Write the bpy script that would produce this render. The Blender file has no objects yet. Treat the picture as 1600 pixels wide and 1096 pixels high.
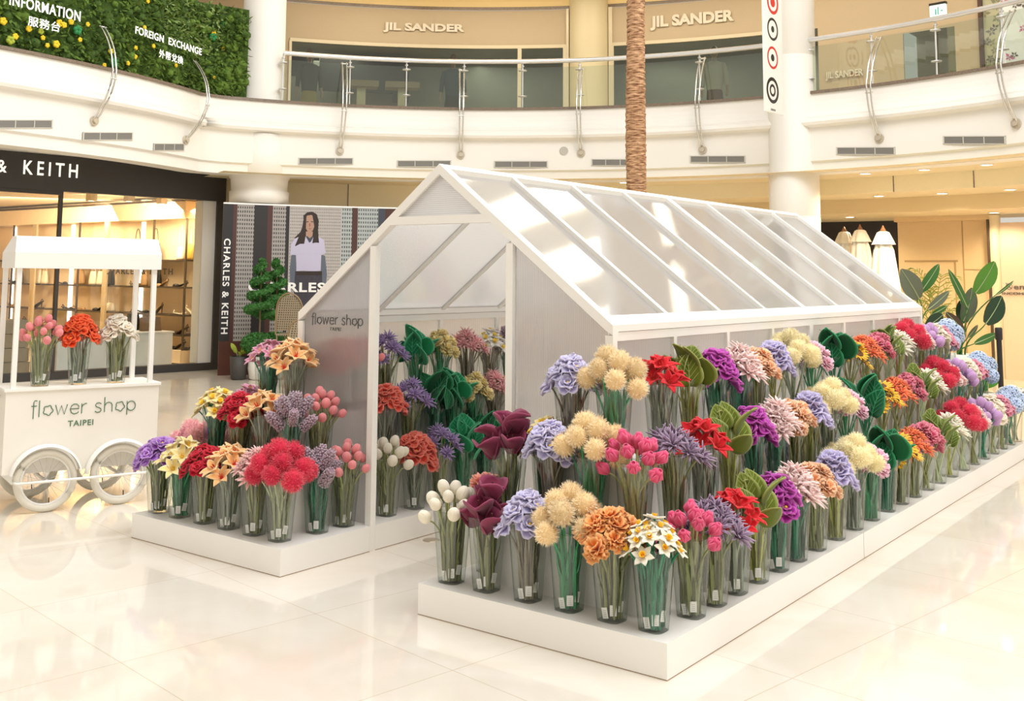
import bpy, math, random
from math import sin, cos, pi, radians, sqrt, atan2
from mathutils import Vector as Vec, Matrix

S = bpy.context.scene
COL = S.collection
random.seed(7)

# ------------------------------------------------------------------ camera
F_PX, CX, CY = 1659.58, 731.83, 249.99           # focal length and principal point, 1600x1096 frame
YAW, PITCH, ROLL = 0.66478, 0.109095, 0.010145
EYE = Vec((5.883, -4.1216, 1.65))
fwd = Vec((-sin(YAW) * cos(PITCH), cos(YAW) * cos(PITCH), sin(PITCH)))
rt0 = Vec((cos(YAW), sin(YAW), 0))
up0 = rt0.cross(fwd)
rt = rt0 * cos(ROLL) + up0 * sin(ROLL)
up = -rt0 * sin(ROLL) + up0 * cos(ROLL)
cam_d = bpy.data.cameras.new('camera')
cam = bpy.data.objects.new('camera', cam_d)
COL.objects.link(cam)
m = Matrix((rt, up, -fwd)).transposed().to_4x4()
m.translation = EYE
cam.matrix_world = m
cam_d.sensor_width = 36
cam_d.lens = 36 * F_PX / 1600
cam_d.shift_x = (800 - CX) / 1600
cam_d.shift_y = (CY - 548) / 1600
cam_d.clip_end = 200
S.camera = cam

# ------------------------------------------------------------------ light and exposure
S.view_settings.view_transform = 'Standard'
S.view_settings.look = 'None'
S.view_settings.gamma = 1
S.view_settings.exposure = 0.19
S.view_settings.use_curve_mapping = False
S.cycles.use_denoising = True
S.cycles.max_bounces = 10
S.cycles.diffuse_bounces = 4
S.cycles.glossy_bounces = 4
S.cycles.transmission_bounces = 8
S.cycles.transparent_max_bounces = 48
S.cycles.sample_clamp_indirect = 6
S.cycles.caustics_reflective = False
S.cycles.caustics_refractive = True
w = bpy.data.worlds.new('daylight')
S.world = w
w.use_nodes = True
w.node_tree.nodes['Background'].inputs[0].default_value = (1.0, 0.93, 0.82, 1)
w.node_tree.nodes['Background'].inputs[1].default_value = 0.62


def area(name, loc, target, size, power, color=(1, 1, 1)):
    d = bpy.data.lights.new(name, 'AREA')
    d.shape = 'RECTANGLE'
    d.size, d.size_y = size
    d.energy = power
    d.color = color
    o = bpy.data.objects.new(name, d)
    COL.objects.link(o)
    o.location = loc
    o.rotation_euler = (Vec(target) - Vec(loc)).to_track_quat('-Z', 'Y').to_euler()
    return o


area('skylight', (4.5, 1.5, 13.5), (2.2, 2.4, 0), (9, 9), 1650, (0.97, 0.98, 1.0))
area('side_fill', (15.0, 4.5, 8.0), (3.0, 3.0, 0.6), (7, 6), 300, (1, 0.985, 0.955))  # added side light that whitens the right-hand faces


# ------------------------------------------------------------------ pixel -> place helpers
def ray(u, v):
    x, y = (u - CX) / F_PX, (v - CY) / F_PX
    return rt * x - up * y + fwd


def onz(u, v, z=0.0):
    d = ray(u, v)
    return EYE + d * ((z - EYE.z) / d.z)


def ony(u, v, Y):
    d = ray(u, v)
    return EYE + d * ((Y - EYE.y) / d.y)


def onx(u, v, X):
    d = ray(u, v)
    return EYE + d * ((X - EYE.x) / d.x)


def onplane(u, v, p, n):
    d = ray(u, v)
    return EYE + d * ((p - EYE).dot(n) / d.dot(n))


def atd(u, v, D):
    return EYE + ray(u, v) * D


RC = Vec((-0.372, 3.718))            # centre of the round atrium


def cyl(u, v, R):
    d = ray(u, v)
    o = EYE.xy - RC
    a, b, c = d.xy.dot(d.xy), o.dot(d.xy), o.dot(o) - R * R
    t = (-b + sqrt(b * b - a * c)) / a
    p = EYE + d * t
    return atan2(p.y - RC.y, p.x - RC.x), p.z


def arc(th, R, z=0.0):
    return Vec((RC.x + R * cos(th), RC.y + R * sin(th), z))


# ------------------------------------------------------------------ materials
MATS = {}


def mat(name, col, rough=0.6, metal=0.0, emit=0.0, spec=0.5, noise=0.0, nscale=8.0, bump=0.0, bscale=60.0, coat=0.0):
    if name in MATS:
        return MATS[name]
    m = bpy.data.materials.new(name)
    m.use_nodes = True
    nt = m.node_tree
    b = nt.nodes['Principled BSDF']
    c4 = (*col, 1)
    b.inputs['Base Color'].default_value = c4
    b.inputs['Roughness'].default_value = rough
    b.inputs['Metallic'].default_value = metal
    b.inputs['Specular IOR Level'].default_value = spec
    if coat:
        b.inputs['Coat Weight'].default_value = coat
        b.inputs['Coat Roughness'].default_value = 0.08
    if emit:
        b.inputs['Emission Color'].default_value = c4
        b.inputs['Emission Strength'].default_value = emit
    if noise or bump:
        tc = nt.nodes.new('ShaderNodeTexCoord')
    if noise:
        n = nt.nodes.new('ShaderNodeTexNoise')
        n.inputs['Scale'].default_value = nscale
        n.inputs['Detail'].default_value = 4
        nt.links.new(tc.outputs['Object'], n.inputs['Vector'])
        mx = nt.nodes.new('ShaderNodeMix')
        mx.data_type = 'RGBA'
        mx.inputs['A'].default_value = (*[max(0, c * (1 - noise)) for c in col], 1)
        mx.inputs['B'].default_value = (*[min(1, c * (1 + noise)) for c in col], 1)
        nt.links.new(n.outputs['Fac'], mx.inputs['Factor'])
        nt.links.new(mx.outputs['Result'], b.inputs['Base Color'])
    if bump:
        n2 = nt.nodes.new('ShaderNodeTexNoise')
        n2.inputs['Scale'].default_value = bscale
        nt.links.new(tc.outputs['Object'], n2.inputs['Vector'])
        bp = nt.nodes.new('ShaderNodeBump')
        bp.inputs['Strength'].default_value = bump
        nt.links.new(n2.outputs['Fac'], bp.inputs['Height'])
        nt.links.new(bp.outputs['Normal'], b.inputs['Normal'])
    MATS[name] = m
    return m


def cloth(name, col, tip=None, jitter=0.10, rough=0.92):
    """plush / knitted fabric: tone attribute mixes the piping or tip colour in; each flower differs a little"""
    if name in MATS:
        return MATS[name]
    tip = tip or tuple(min(1, c * 1.25 + 0.04) for c in col)
    m = bpy.data.materials.new(name)
    m.use_nodes = True
    nt = m.node_tree
    b = nt.nodes['Principled BSDF']
    b.inputs['Roughness'].default_value = rough
    b.inputs['Specular IOR Level'].default_value = 0.15
    b.inputs['Sheen Weight'].default_value = 0.25
    at = nt.nodes.new('ShaderNodeAttribute')
    at.attribute_name = 'tone'
    mx = nt.nodes.new('ShaderNodeMix')
    mx.data_type = 'RGBA'
    mx.inputs['A'].default_value = (*col, 1)
    mx.inputs['B'].default_value = (*tip, 1)
    nt.links.new(at.outputs['Fac'], mx.inputs['Factor'])
    oi = nt.nodes.new('ShaderNodeObjectInfo')
    mr = nt.nodes.new('ShaderNodeMapRange')
    mr.inputs['To Min'].default_value = 1 - jitter
    mr.inputs['To Max'].default_value = 1 + jitter
    nt.links.new(oi.outputs['Random'], mr.inputs['Value'])
    hs = nt.nodes.new('ShaderNodeHueSaturation')
    nt.links.new(mr.outputs['Result'], hs.inputs['Value'])
    nt.links.new(mx.outputs['Result'], hs.inputs['Color'])
    nt.links.new(hs.outputs['Color'], b.inputs['Base Color'])
    tr = nt.nodes.new('ShaderNodeBsdfTranslucent')
    nt.links.new(hs.outputs['Color'], tr.inputs['Color'])
    ms = nt.nodes.new('ShaderNodeMixShader')
    ms.inputs[0].default_value = 0.18
    nt.links.new(b.outputs[0], ms.inputs[1])
    nt.links.new(tr.outputs[0], ms.inputs[2])
    nt.links.new(ms.outputs[0], nt.nodes['Material Output'].inputs['Surface'])
    MATS[name] = m
    return m


def sheen(nt, k, add=0.0):
    """reflectance of a thin sheet, the same from both of its sides"""
    lw = nt.nodes.new('ShaderNodeLayerWeight')
    lw.inputs['Blend'].default_value = 0.5
    pw = nt.nodes.new('ShaderNodeMath')
    pw.operation = 'POWER'
    pw.inputs[1].default_value = 5
    nt.links.new(lw.outputs['Facing'], pw.inputs[0])
    ml = nt.nodes.new('ShaderNodeMath')
    ml.operation = 'MULTIPLY_ADD'
    ml.inputs[1].default_value = 0.95 * k
    ml.inputs[2].default_value = 0.045 * k + add
    nt.links.new(pw.outputs[0], ml.inputs[0])
    return ml


def clear_glass(name, tint=(0.96, 0.98, 0.97), edge=(0.68, 0.75, 0.70), refl=0.55, rough=0.03):
    """thin clear sheet: passes light straight through, tinted more at grazing angles, with a Fresnel reflection"""
    m = bpy.data.materials.new(name)
    m.use_nodes = True
    nt = m.node_tree
    nt.nodes.remove(nt.nodes['Principled BSDF'])
    lw = nt.nodes.new('ShaderNodeLayerWeight')
    lw.inputs['Blend'].default_value = 0.35
    mx = nt.nodes.new('ShaderNodeMix')
    mx.data_type = 'RGBA'
    mx.inputs['A'].default_value = (*tint, 1)
    mx.inputs['B'].default_value = (*edge, 1)
    nt.links.new(lw.outputs['Facing'], mx.inputs['Factor'])
    t = nt.nodes.new('ShaderNodeBsdfTransparent')
    nt.links.new(mx.outputs['Result'], t.inputs['Color'])
    g = nt.nodes.new('ShaderNodeBsdfGlossy')
    g.inputs['Roughness'].default_value = rough
    ml = sheen(nt, refl, 0.03)
    ms = nt.nodes.new('ShaderNodeMixShader')
    nt.links.new(ml.outputs[0], ms.inputs[0])
    nt.links.new(t.outputs[0], ms.inputs[1])
    nt.links.new(g.outputs[0], ms.inputs[2])
    nt.links.new(ms.outputs[0], nt.nodes['Material Output'].inputs['Surface'])
    return m


def polycarb(name, axis, white, trans, blur, col=(0.93, 0.92, 0.92), glossy=0.35, tl_share=0.65, gr=0.22):
    """twin-wall polycarbonate sheet with fine flutes running across `axis`"""
    m = bpy.data.materials.new(name)
    m.use_nodes = True
    nt = m.node_tree
    nt.nodes.remove(nt.nodes['Principled BSDF'])
    tc = nt.nodes.new('ShaderNodeTexCoord')
    wv = nt.nodes.new('ShaderNodeTexWave')
    wv.bands_direction = axis
    wv.inputs['Scale'].default_value = 26.0
    nt.links.new(tc.outputs['Object'], wv.inputs['Vector'])
    bp = nt.nodes.new('ShaderNodeBump')
    bp.inputs['Strength'].default_value = 0.22
    bp.inputs['Distance'].default_value = 0.01
    nt.links.new(wv.outputs['Fac'], bp.inputs['Height'])
    df = nt.nodes.new('ShaderNodeBsdfDiffuse')
    tl = nt.nodes.new('ShaderNodeBsdfTranslucent')
    rf = nt.nodes.new('ShaderNodeBsdfRefraction')
    tp = nt.nodes.new('ShaderNodeBsdfTransparent')
    gl = nt.nodes.new('ShaderNodeBsdfGlossy')
    bc = nt.nodes.new('ShaderNodeMix')
    bc.data_type = 'RGBA'
    bc.inputs['A'].default_value = (*[c * 0.88 for c in col], 1)
    bc.inputs['B'].default_value = (*col, 1)
    nt.links.new(wv.outputs['Fac'], bc.inputs['Factor'])
    for n in (df, tl):
        nt.links.new(bc.outputs['Result'], n.inputs['Color'])
    rc = nt.nodes.new('ShaderNodeMix')
    rc.data_type = 'RGBA'
    rc.inputs['A'].default_value = (0.78, 0.77, 0.78, 1)
    rc.inputs['B'].default_value = (1, 1, 1, 1)
    nt.links.new(wv.outputs['Fac'], rc.inputs['Factor'])
    nt.links.new(rc.outputs['Result'], rf.inputs['Color'])
    rf.inputs['Roughness'].default_value = blur
    rf.inputs['IOR'].default_value = 1.3
    nt.links.new(bp.outputs['Normal'], rf.inputs['Normal'])
    gl.inputs['Roughness'].default_value = gr
    b2 = nt.nodes.new('ShaderNodeBump')
    b2.inputs['Strength'].default_value = 0.003
    b2.inputs['Distance'].default_value = 0.01
    nt.links.new(wv.outputs['Fac'], b2.inputs['Height'])
    nt.links.new(b2.outputs['Normal'], gl.inputs['Normal'])
    tp.inputs['Color'].default_value = (0.97, 0.97, 0.97, 1)

    def mix(f, a, b):
        ms = nt.nodes.new('ShaderNodeMixShader')
        if isinstance(f, float):
            ms.inputs[0].default_value = f
        else:
            nt.links.new(f, ms.inputs[0])
        nt.links.new(a, ms.inputs[1])
        nt.links.new(b, ms.inputs[2])
        return ms.outputs[0]
    body = mix(tl_share, df.outputs[0], tl.outputs[0])
    thru = mix(trans, rf.outputs[0], tp.outputs[0])
    base = mix(white, thru, body)
    ml = sheen(nt, glossy)
    nt.links.new(mix(ml.outputs[0], base, gl.outputs[0]), nt.nodes['Material Output'].inputs['Surface'])
    return m


def marble_floor():
    m = bpy.data.materials.new('polished cream marble tiles')
    m.use_nodes = True
    nt = m.node_tree
    b = nt.nodes['Principled BSDF']
    tc = nt.nodes.new('ShaderNodeTexCoord')
    mp = nt.nodes.new('ShaderNodeMapping')
    mp.inputs['Rotation'].default_value = (0, 0, radians(9))
    nt.links.new(tc.outputs['Object'], mp.inputs['Vector'])
    br = nt.nodes.new('ShaderNodeTexBrick')
    br.offset = 0.0
    br.inputs['Color1'].default_value = (0.80, 0.75, 0.665, 1)
    br.inputs['Color2'].default_value = (0.775, 0.715, 0.62, 1)
    br.inputs['Mortar'].default_value = (0.60, 0.49, 0.36, 1)
    br.inputs['Scale'].default_value = 1.0
    br.inputs['Mortar Size'].default_value = 0.0022
    br.inputs['Brick Width'].default_value = 1.0
    br.inputs['Row Height'].default_value = 1.0
    nt.links.new(mp.outputs[0], br.inputs['Vector'])
    n = nt.nodes.new('ShaderNodeTexNoise')
    n.inputs['Scale'].default_value = 1.6
    n.inputs['Detail'].default_value = 7
    n.inputs['Distortion'].default_value = 1.2
    nt.links.new(tc.outputs['Object'], n.inputs['Vector'])
    rp = nt.nodes.new('ShaderNodeValToRGB')
    rp.color_ramp.elements[0].position = 0.35
    rp.color_ramp.elements[0].color = (0.93, 0.90, 0.86, 1)
    rp.color_ramp.elements[1].position = 0.65
    rp.color_ramp.elements[1].color = (1, 1, 1, 1)
    nt.links.new(n.outputs['Fac'], rp.inputs['Fac'])
    mx = nt.nodes.new('ShaderNodeMix')
    mx.data_type = 'RGBA'
    mx.blend_type = 'MULTIPLY'
    mx.inputs['Factor'].default_value = 1
    nt.links.new(br.outputs['Color'], mx.inputs['A'])
    nt.links.new(rp.outputs['Color'], mx.inputs['B'])
    nt.links.new(mx.outputs['Result'], b.inputs['Base Color'])
    b.inputs['Roughness'].default_value = 0.35
    b.inputs['Coat Weight'].default_value = 0.8
    b.inputs['Coat Roughness'].default_value = 0.05
    b.inputs['Coat IOR'].default_value = 1.55
    return m


WHITE = mat('white painted plaster', (0.86, 0.83, 0.77), 0.55)
FRAME = mat('white lacquered timber', (0.90, 0.88, 0.83), 0.4)
STAND = mat('white laminate', (0.90, 0.875, 0.83), 0.35)
GRAN = mat('brown granite', (0.20, 0.15, 0.11), 0.25, noise=0.8, nscale=60)
STEEL = mat('brushed steel', (0.72, 0.70, 0.66), 0.22, metal=1.0)
CHROME = mat('satin aluminium', (0.80, 0.80, 0.80), 0.3, metal=0.85)
VENT = mat('grey vent metal', (0.30, 0.29, 0.27), 0.5)
BEIGE = mat('beige textured wall', (0.52, 0.42, 0.29), 0.75, noise=0.06, nscale=90)
BEIGE2 = mat('cream wall panel', (0.68, 0.60, 0.40), 0.5, noise=0.03, nscale=60)
TANW = mat('tan wall panel', (0.72, 0.54, 0.31), 0.55, noise=0.03, nscale=20)
DARK = mat('charcoal fascia', (0.045, 0.04, 0.036), 0.5, noise=0.15, nscale=200)
BLACK = mat('black metal', (0.018, 0.015, 0.013), 0.4)
PUREW = mat('white letters', (0.95, 0.94, 0.92), 0.5)
LIT = mat('lit white letters', (1, 0.97, 0.92), 0.5, emit=0.6)
LAMP = mat('lamp lens', (1, 0.93, 0.78), 0.5, emit=6.0)
GLASS = clear_glass('clear vase acrylic', (0.968, 0.98, 0.972), (0.60, 0.67, 0.63), 1.0)
PANE = clear_glass('shop window glass', (0.97, 0.985, 0.975), (0.8, 0.87, 0.84), 0.5, 0.01)
RAILG = clear_glass('balustrade glass', (0.90, 0.935, 0.90), (0.72, 0.8, 0.74), 0.8, 0.01)
PC_WALL = [polycarb('fluted polycarbonate wall', 'X', 0.30, 0.20, 0.22, (0.98, 0.95, 0.95), tl_share=0.5), polycarb('fluted polycarbonate wall back', 'X', 0.0, 0.6, 0.26, glossy=0.1)]
PC_SIDE = [polycarb('fluted polycarbonate side', 'Y', 0.66, 0.30, 0.30, (1.0, 0.975, 0.975), tl_share=0.66), polycarb('fluted polycarbonate side back', 'Y', 0.0, 0.85, 0.30, glossy=0.1)]
PC_GABLE = [polycarb('fluted polycarbonate gable', 'Z', 0.65, 0.2, 0.32, tl_share=0.5), polycarb('fluted polycarbonate gable back', 'Z', 0.0, 0.6, 0.32, glossy=0.1)]
PC_ROOF = [polycarb('fluted polycarbonate roof', 'Y', 0.86, 0.35, 0.34, (1.0, 0.98, 0.965), 1.1, 0.76, gr=0.045), polycarb('fluted polycarbonate roof back', 'Y', 0.0, 0.85, 0.34, glossy=2.4, gr=0.24)]
FLOORM = marble_floor()


# ------------------------------------------------------------------ mesh builder
class MB:
    def __init__(s):
        s.V, s.F, s.T, s.MI, s.SM = [], [], [], [], []

    def add(s, vs, fs, mi=0, tone=0.0, smooth=False):
        o = len(s.V)
        s.V += [tuple(v) for v in vs]
        s.T += list(tone) if hasattr(tone, '__len__') else [tone] * len(vs)
        for f in fs:
            s.F.append(tuple(i + o for i in f))
            s.MI.append(mi)
            s.SM.append(smooth)

    def box(s, a, b, mi=0, M=None):
        x0, y0, z0 = a
        x1, y1, z1 = b
        vs = [Vec(p) for p in ((x0, y0, z0), (x1, y0, z0), (x1, y1, z0), (x0, y1, z0), (x0, y0, z1), (x1, y0, z1), (x1, y1, z1), (x0, y1, z1))]
        if M is not None:
            vs = [M @ v for v in vs]
        s.add(vs, [(3, 2, 1, 0), (4, 5, 6, 7), (0, 1, 5, 4), (1, 2, 6, 5), (2, 3, 7, 6), (3, 0, 4, 7)], mi)
        return s

    def bar(s, p, q, w, h, upv=(0, 0, 1), mi=0, ext=0.0):
        """rectangular bar from p to q, w across, h along upv"""
        p, q = Vec(p), Vec(q)
        d = (q - p).normalized()
        p, q = p - d * ext, q + d * ext
        a = d.cross(Vec(upv)).normalized() * (w / 2)
        b = a.cross(d).normalized() * (h / 2)
        vs = [p - a - b, p + a - b, p + a + b, p - a + b, q - a - b, q + a - b, q + a + b, q - a + b]
        s.add(vs, [(3, 2, 1, 0), (4, 5, 6, 7), (0, 1, 5, 4), (1, 2, 6, 5), (2, 3, 7, 6), (3, 0, 4, 7)], mi)
        return s

    def prism(s, poly, ext, mi=0):
        """polygon (3D points) extruded by vector ext"""
        e = Vec(ext)
        n = len(poly)
        vs = [Vec(p) for p in poly] + [Vec(p) + e for p in poly]
        fs = [tuple(range(n))[::-1], tuple(range(n, 2 * n))] + [(i, (i + 1) % n, n + (i + 1) % n, n + i) for i in range(n)]
        s.add(vs, fs, mi)
        return s

    def tube(s, pts, r, n=6, mi=0, tone=0.0, cap=True):
        pts = [Vec(p) for p in pts]
        rs = r if hasattr(r, '__len__') else [r] * len(pts)
        vs, fs = [], []
        ref = Vec((0.13, 0.27, 0.95))
        for i, p in enumerate(pts):
            d = (pts[min(i + 1, len(pts) - 1)] - pts[max(i - 1, 0)]).normalized()
            if abs(d.dot(ref)) > 0.97:
                a = d.cross(Vec((1, 0, 0))).normalized()
            else:
                a = d.cross(ref).normalized()
            b = d.cross(a)
            for k in range(n):
                t = 2 * pi * k / n
                vs.append(p + (a * cos(t) + b * sin(t)) * rs[i])
        for i in range(len(pts) - 1):
            for k in range(n):
                k2 = (k + 1) % n
                fs.append((i * n + k, i * n + k2, (i + 1) * n + k2, (i + 1) * n + k))
        s.add(vs, fs, mi, tone, True)
        if cap:
            s.add(vs[:n], [tuple(range(n))[::-1]], mi)
            s.add(vs[-n:], [tuple(range(n))], mi)
        return s

    def lathe(s, prof, n=24, c=(0, 0, 0), mi=0, smooth=True, tone=0.0, cap=True):
        """prof: (r, z) pairs"""
        c = Vec(c)
        vs, fs, tn = [], [], []
        for (r, z) in prof:
            for k in range(n):
                t = 2 * pi * k / n
                vs.append(c + Vec((r * cos(t), r * sin(t), z)))
        for i in range(len(prof) - 1):
            for k in range(n):
                k2 = (k + 1) % n
                fs.append((i * n + k, i * n + k2, (i + 1) * n + k2, (i + 1) * n + k))
        s.add(vs, fs, mi, tone, smooth)
        if cap:
            s.add(vs[:n], [tuple(range(n))[::-1]], mi)
            s.add(vs[-n:], [tuple(range(n))], mi)
        return s

    def ball(s, c, r, nu=10, nv=7, mi=0, tone=0.0, M=None):
        c = Vec(c)
        rr = Vec(r) if hasattr(r, '__len__') else Vec((r, r, r))
        vs, fs = [], []
        for i in range(nv + 1):
            a = pi * i / nv - pi / 2
            for k in range(nu):
                t = 2 * pi * k / nu
                p = Vec((rr.x * cos(a) * cos(t), rr.y * cos(a) * sin(t), rr.z * sin(a)))
                vs.append(c + (M @ p if M is not None else p))
        for i in range(nv):
            for k in range(nu):
                k2 = (k + 1) % nu
                fs.append((i * nu + k, i * nu + k2, (i + 1) * nu + k2, (i + 1) * nu + k))
        s.add(vs, fs, mi, tone, True)
        return s

    def sides(s, outer):
        s.MI = [1] * len(s.MI)
        s.MI[outer] = 0
        return s

    def mesh(s, name, mats):
        me = bpy.data.meshes.new(name)
        me.from_pydata(s.V, [], s.F)
        for m in (mats if isinstance(mats, (list, tuple)) else [mats]):
            me.materials.append(m)
        if s.F:
            me.polygons.foreach_set('material_index', s.MI)
            me.polygons.foreach_set('use_smooth', s.SM)
            if any(s.T):
                at = me.attributes.new('tone', 'FLOAT', 'POINT')
                at.data.foreach_set('value', s.T)
        me.update()
        return me

    def build(s, name, mats, parent=None):
        return link(name, s.mesh(name, mats), parent)


def link(name, me, parent=None):
    o = bpy.data.objects.new(name, me)
    COL.objects.link(o)
    if parent is not None:
        o.parent = parent
    return o


def tag(o, label, cat, group=None, kind=None):
    o['label'] = label
    o['category'] = cat
    if group:
        o['group'] = group
    if kind:
        o['kind'] = kind
    return o


def thing(name, label, cat, loc=(0, 0, 0), rz=0.0, group=None):
    o = bpy.data.objects.new(name, None)
    COL.objects.link(o)
    o.location = loc
    o.rotation_euler = (0, 0, rz)
    o.empty_display_size = 0.05
    return tag(o, label, cat, group)


def struct(o):
    o['kind'] = 'structure'
    return o


def local(parent, pts):
    return [Vec(p) - parent.location for p in pts]


_txt = {}


def text_mesh(body, size, depth=0.004, bold=0.0, spacing=1.0, res=4):
    """lettering as (verts, faces), baseline at y=0, centred on x=0, front face at +z"""
    key = (body, size, depth, bold, spacing)
    if key in _txt:
        return _txt[key]
    cu = bpy.data.curves.new('lettering', 'FONT')
    cu.body = body
    cu.size = size
    cu.extrude = depth / 2
    cu.offset = bold
    cu.space_character = spacing
    cu.align_x = 'CENTER'
    cu.resolution_u = res
    o = bpy.data.objects.new('lettering', cu)
    COL.objects.link(o)
    bpy.context.view_layer.update()
    me = bpy.data.meshes.new_from_object(o.evaluated_get(bpy.context.evaluated_depsgraph_get()))
    vs = [v.co.copy() for v in me.vertices]
    fs = [tuple(p.vertices) for p in me.polygons]
    bpy.data.objects.remove(o)
    bpy.data.curves.remove(cu)
    bpy.data.meshes.remove(me)
    _txt[key] = (vs, fs)
    return vs, fs


def fit_text(body, width, height, **kw):
    """lettering scaled to a given total width and cap height"""
    vs, fs = text_mesh(body, 1.0, depth=0.02, **kw)
    x0, x1 = min(v.x for v in vs), max(v.x for v in vs)
    y0, y1 = min(v.y for v in vs), max(v.y for v in vs)
    out = [Vec(((v.x - (x0 + x1) / 2) / (x1 - x0) * width, (v.y - y0) / (y1 - y0) * height, v.z)) for v in vs]
    return out, fs


# ------------------------------------------------------------------ atrium outline (edge of the upper gallery)
ZB = 4.6
_left = [(-7.2, -2.0), (-7.32, -0.5), (-7.40, 1.2), (-7.47, 2.6), (-7.56, 3.9), (-7.74, 5.1), (-8.02, 6.1), (-8.26, 6.75)]


def catmull(P, n=10):
    out = []
    P = [Vec(p) for p in P]
    for i in range(len(P) - 1):
        p0, p1, p2, p3 = P[max(i - 1, 0)], P[i], P[i + 1], P[min(i + 2, len(P) - 1)]
        for k in range(n):
            t = k / n
            out.append(0.5 * ((2 * p1) + (p2 - p0) * t + (2 * p0 - 5 * p1 + 4 * p2 - p3) * t * t + (3 * p1 - p0 - 3 * p2 + p3) * t ** 3))
    out.append(P[-1])
    return out


R0 = 8.56
PATH_L = catmull(_left)
PATH_R = [arc(radians(a), R0).xy for a in [156.5 - 0.9 * i for i in range(127)]]
PATH = PATH_L + PATH_R


def normals(P):
    out = []
    for i in range(len(P)):
        d = (P[min(i + 1, len(P) - 1)] - P[max(i - 1, 0)]).normalized()
        out.append(Vec((d.y, -d.x)))
    return out


NOR = normals(PATH)


def hit(u, off=0.0, v=430):
    """where the sight line through column u meets the gallery edge offset by off towards the atrium"""
    d = ray(u, v)
    o = EYE.xy
    best = None
    for i in range(len(PATH) - 1):
        a, b = PATH[i] + NOR[i] * off, PATH[i + 1] + NOR[i + 1] * off
        e = b - a
        den = d.x * e.y - d.y * e.x
        if abs(den) < 1e-9:
            continue
        t = ((a.x - o.x) * e.y - (a.y - o.y) * e.x) / den
        s = ((a.x - o.x) * d.y - (a.y - o.y) * d.x) / den
        if t > 0 and -1e-6 <= s <= 1 + 1e-6 and (best is None or t > best[0]):
            best = (t, a + e * s, (NOR[i] * (1 - s) + NOR[i + 1] * s).normalized())
    t, p, n = best
    z = EYE.z + d.z * t
    return Vec((p.x, p.y, z)), Vec((n.x, n.y, 0))


def hitz(u, v, off=0.0):
    p, n = hit(u, off, v)
    return p, n


def sweep(prof, P=PATH, N=NOR, mi=0, smooth=True, mb=None):
    """profile of (offset, z) swept along the gallery edge"""
    mb = mb or MB()
    k = len(prof)
    for j in range(k - 1):
        vs, fs = [], []
        for p, n in zip(P, N):
            for (o, z) in (prof[j], prof[j + 1]):
                q = p + n * o
                vs.append((q.x, q.y, z))
        for i in range(len(P) - 1):
            fs.append((2 * i, 2 * i + 2, 2 * i + 3, 2 * i + 1))
        mb.add(vs, fs, mi, 0.0, smooth)
    return mb


def arc_sheet(mb, a0, a1, prof, n=40, mi=0, flip=False):
    """prof of (R, z) swept from angle a0 to a1 (radians) round the atrium centre"""
    for j in range(len(prof) - 1):
        vs, fs = [], []
        for i in range(n + 1):
            t = a0 + (a1 - a0) * i / n
            for (R, z) in (prof[j], prof[j + 1]):
                vs.append(arc(t, R, z))
        for i in range(n):
            f = (2 * i, 2 * i + 2, 2 * i + 3, 2 * i + 1)
            fs.append(f[::-1] if flip else f)
        mb.add(vs, fs, mi, 0.0, True)
    return mb


def arc_slab(mb, a0, a1, r0, r1, z0, z1, n=40, mi=0):
    """closed curved block"""
    vs, fs = [], []
    for i in range(n + 1):
        t = a0 + (a1 - a0) * i / n
        vs += [arc(t, r0, z0), arc(t, r1, z0), arc(t, r1, z1), arc(t, r0, z1)]
    for i in range(n):
        for k in range(4):
            k2 = (k + 1) % 4
            fs.append((4 * i + k, 4 * i + k2, 4 * i + 4 + k2, 4 * i + 4 + k))
    fs += [(3, 2, 1, 0), (4 * n, 4 * n + 1, 4 * n + 2, 4 * n + 3)]
    mb.add(vs, fs, mi)
    return mb


def arc_text(mb, body, u0, v0, u1, v1, R, bold=0.0, mi=0, spacing=1.0):
    """raised lettering on the curved wall of radius R spanning the given corners (top-left, bottom-right)"""
    t0, z1 = cyl(u0, v0, R)
    t1, _ = cyl(u1, v0, R)
    _, z0 = cyl((u0 + u1) / 2, v1, R)
    vs, fs = fit_text(body, (t0 - t1) * R, abs(z1 - z0), bold=bold, spacing=spacing)
    tc = (t0 + t1) / 2
    mb.add([arc(tc - v.x / R, R - 0.006 - v.z, z0 + v.y) for v in vs], fs, mi)
    return mb


def plane_text(mb, body, org, ex, ey, width, height, bold=0.0, mi=0, spacing=1.0, lift=0.004):
    """lettering centred on org (baseline), ex along, ey up"""
    ex, ey = Vec(ex).normalized(), Vec(ey).normalized()
    ez = ex.cross(ey)
    vs, fs = fit_text(body, width, height, bold=bold, spacing=spacing)
    mb.add([Vec(org) + ex * v.x + ey * v.y + ez * (v.z * 0.2 + lift) for v in vs], fs, mi)
    return mb

# ================================================================== THE SETTING
mb = MB()
mb.add([(-32, -14, 0), (26, -14, 0), (26, 36, 0), (-32, 36, 0)], [(0, 1, 2, 3)])
struct(mb.build('floor', FLOORM))

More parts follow.
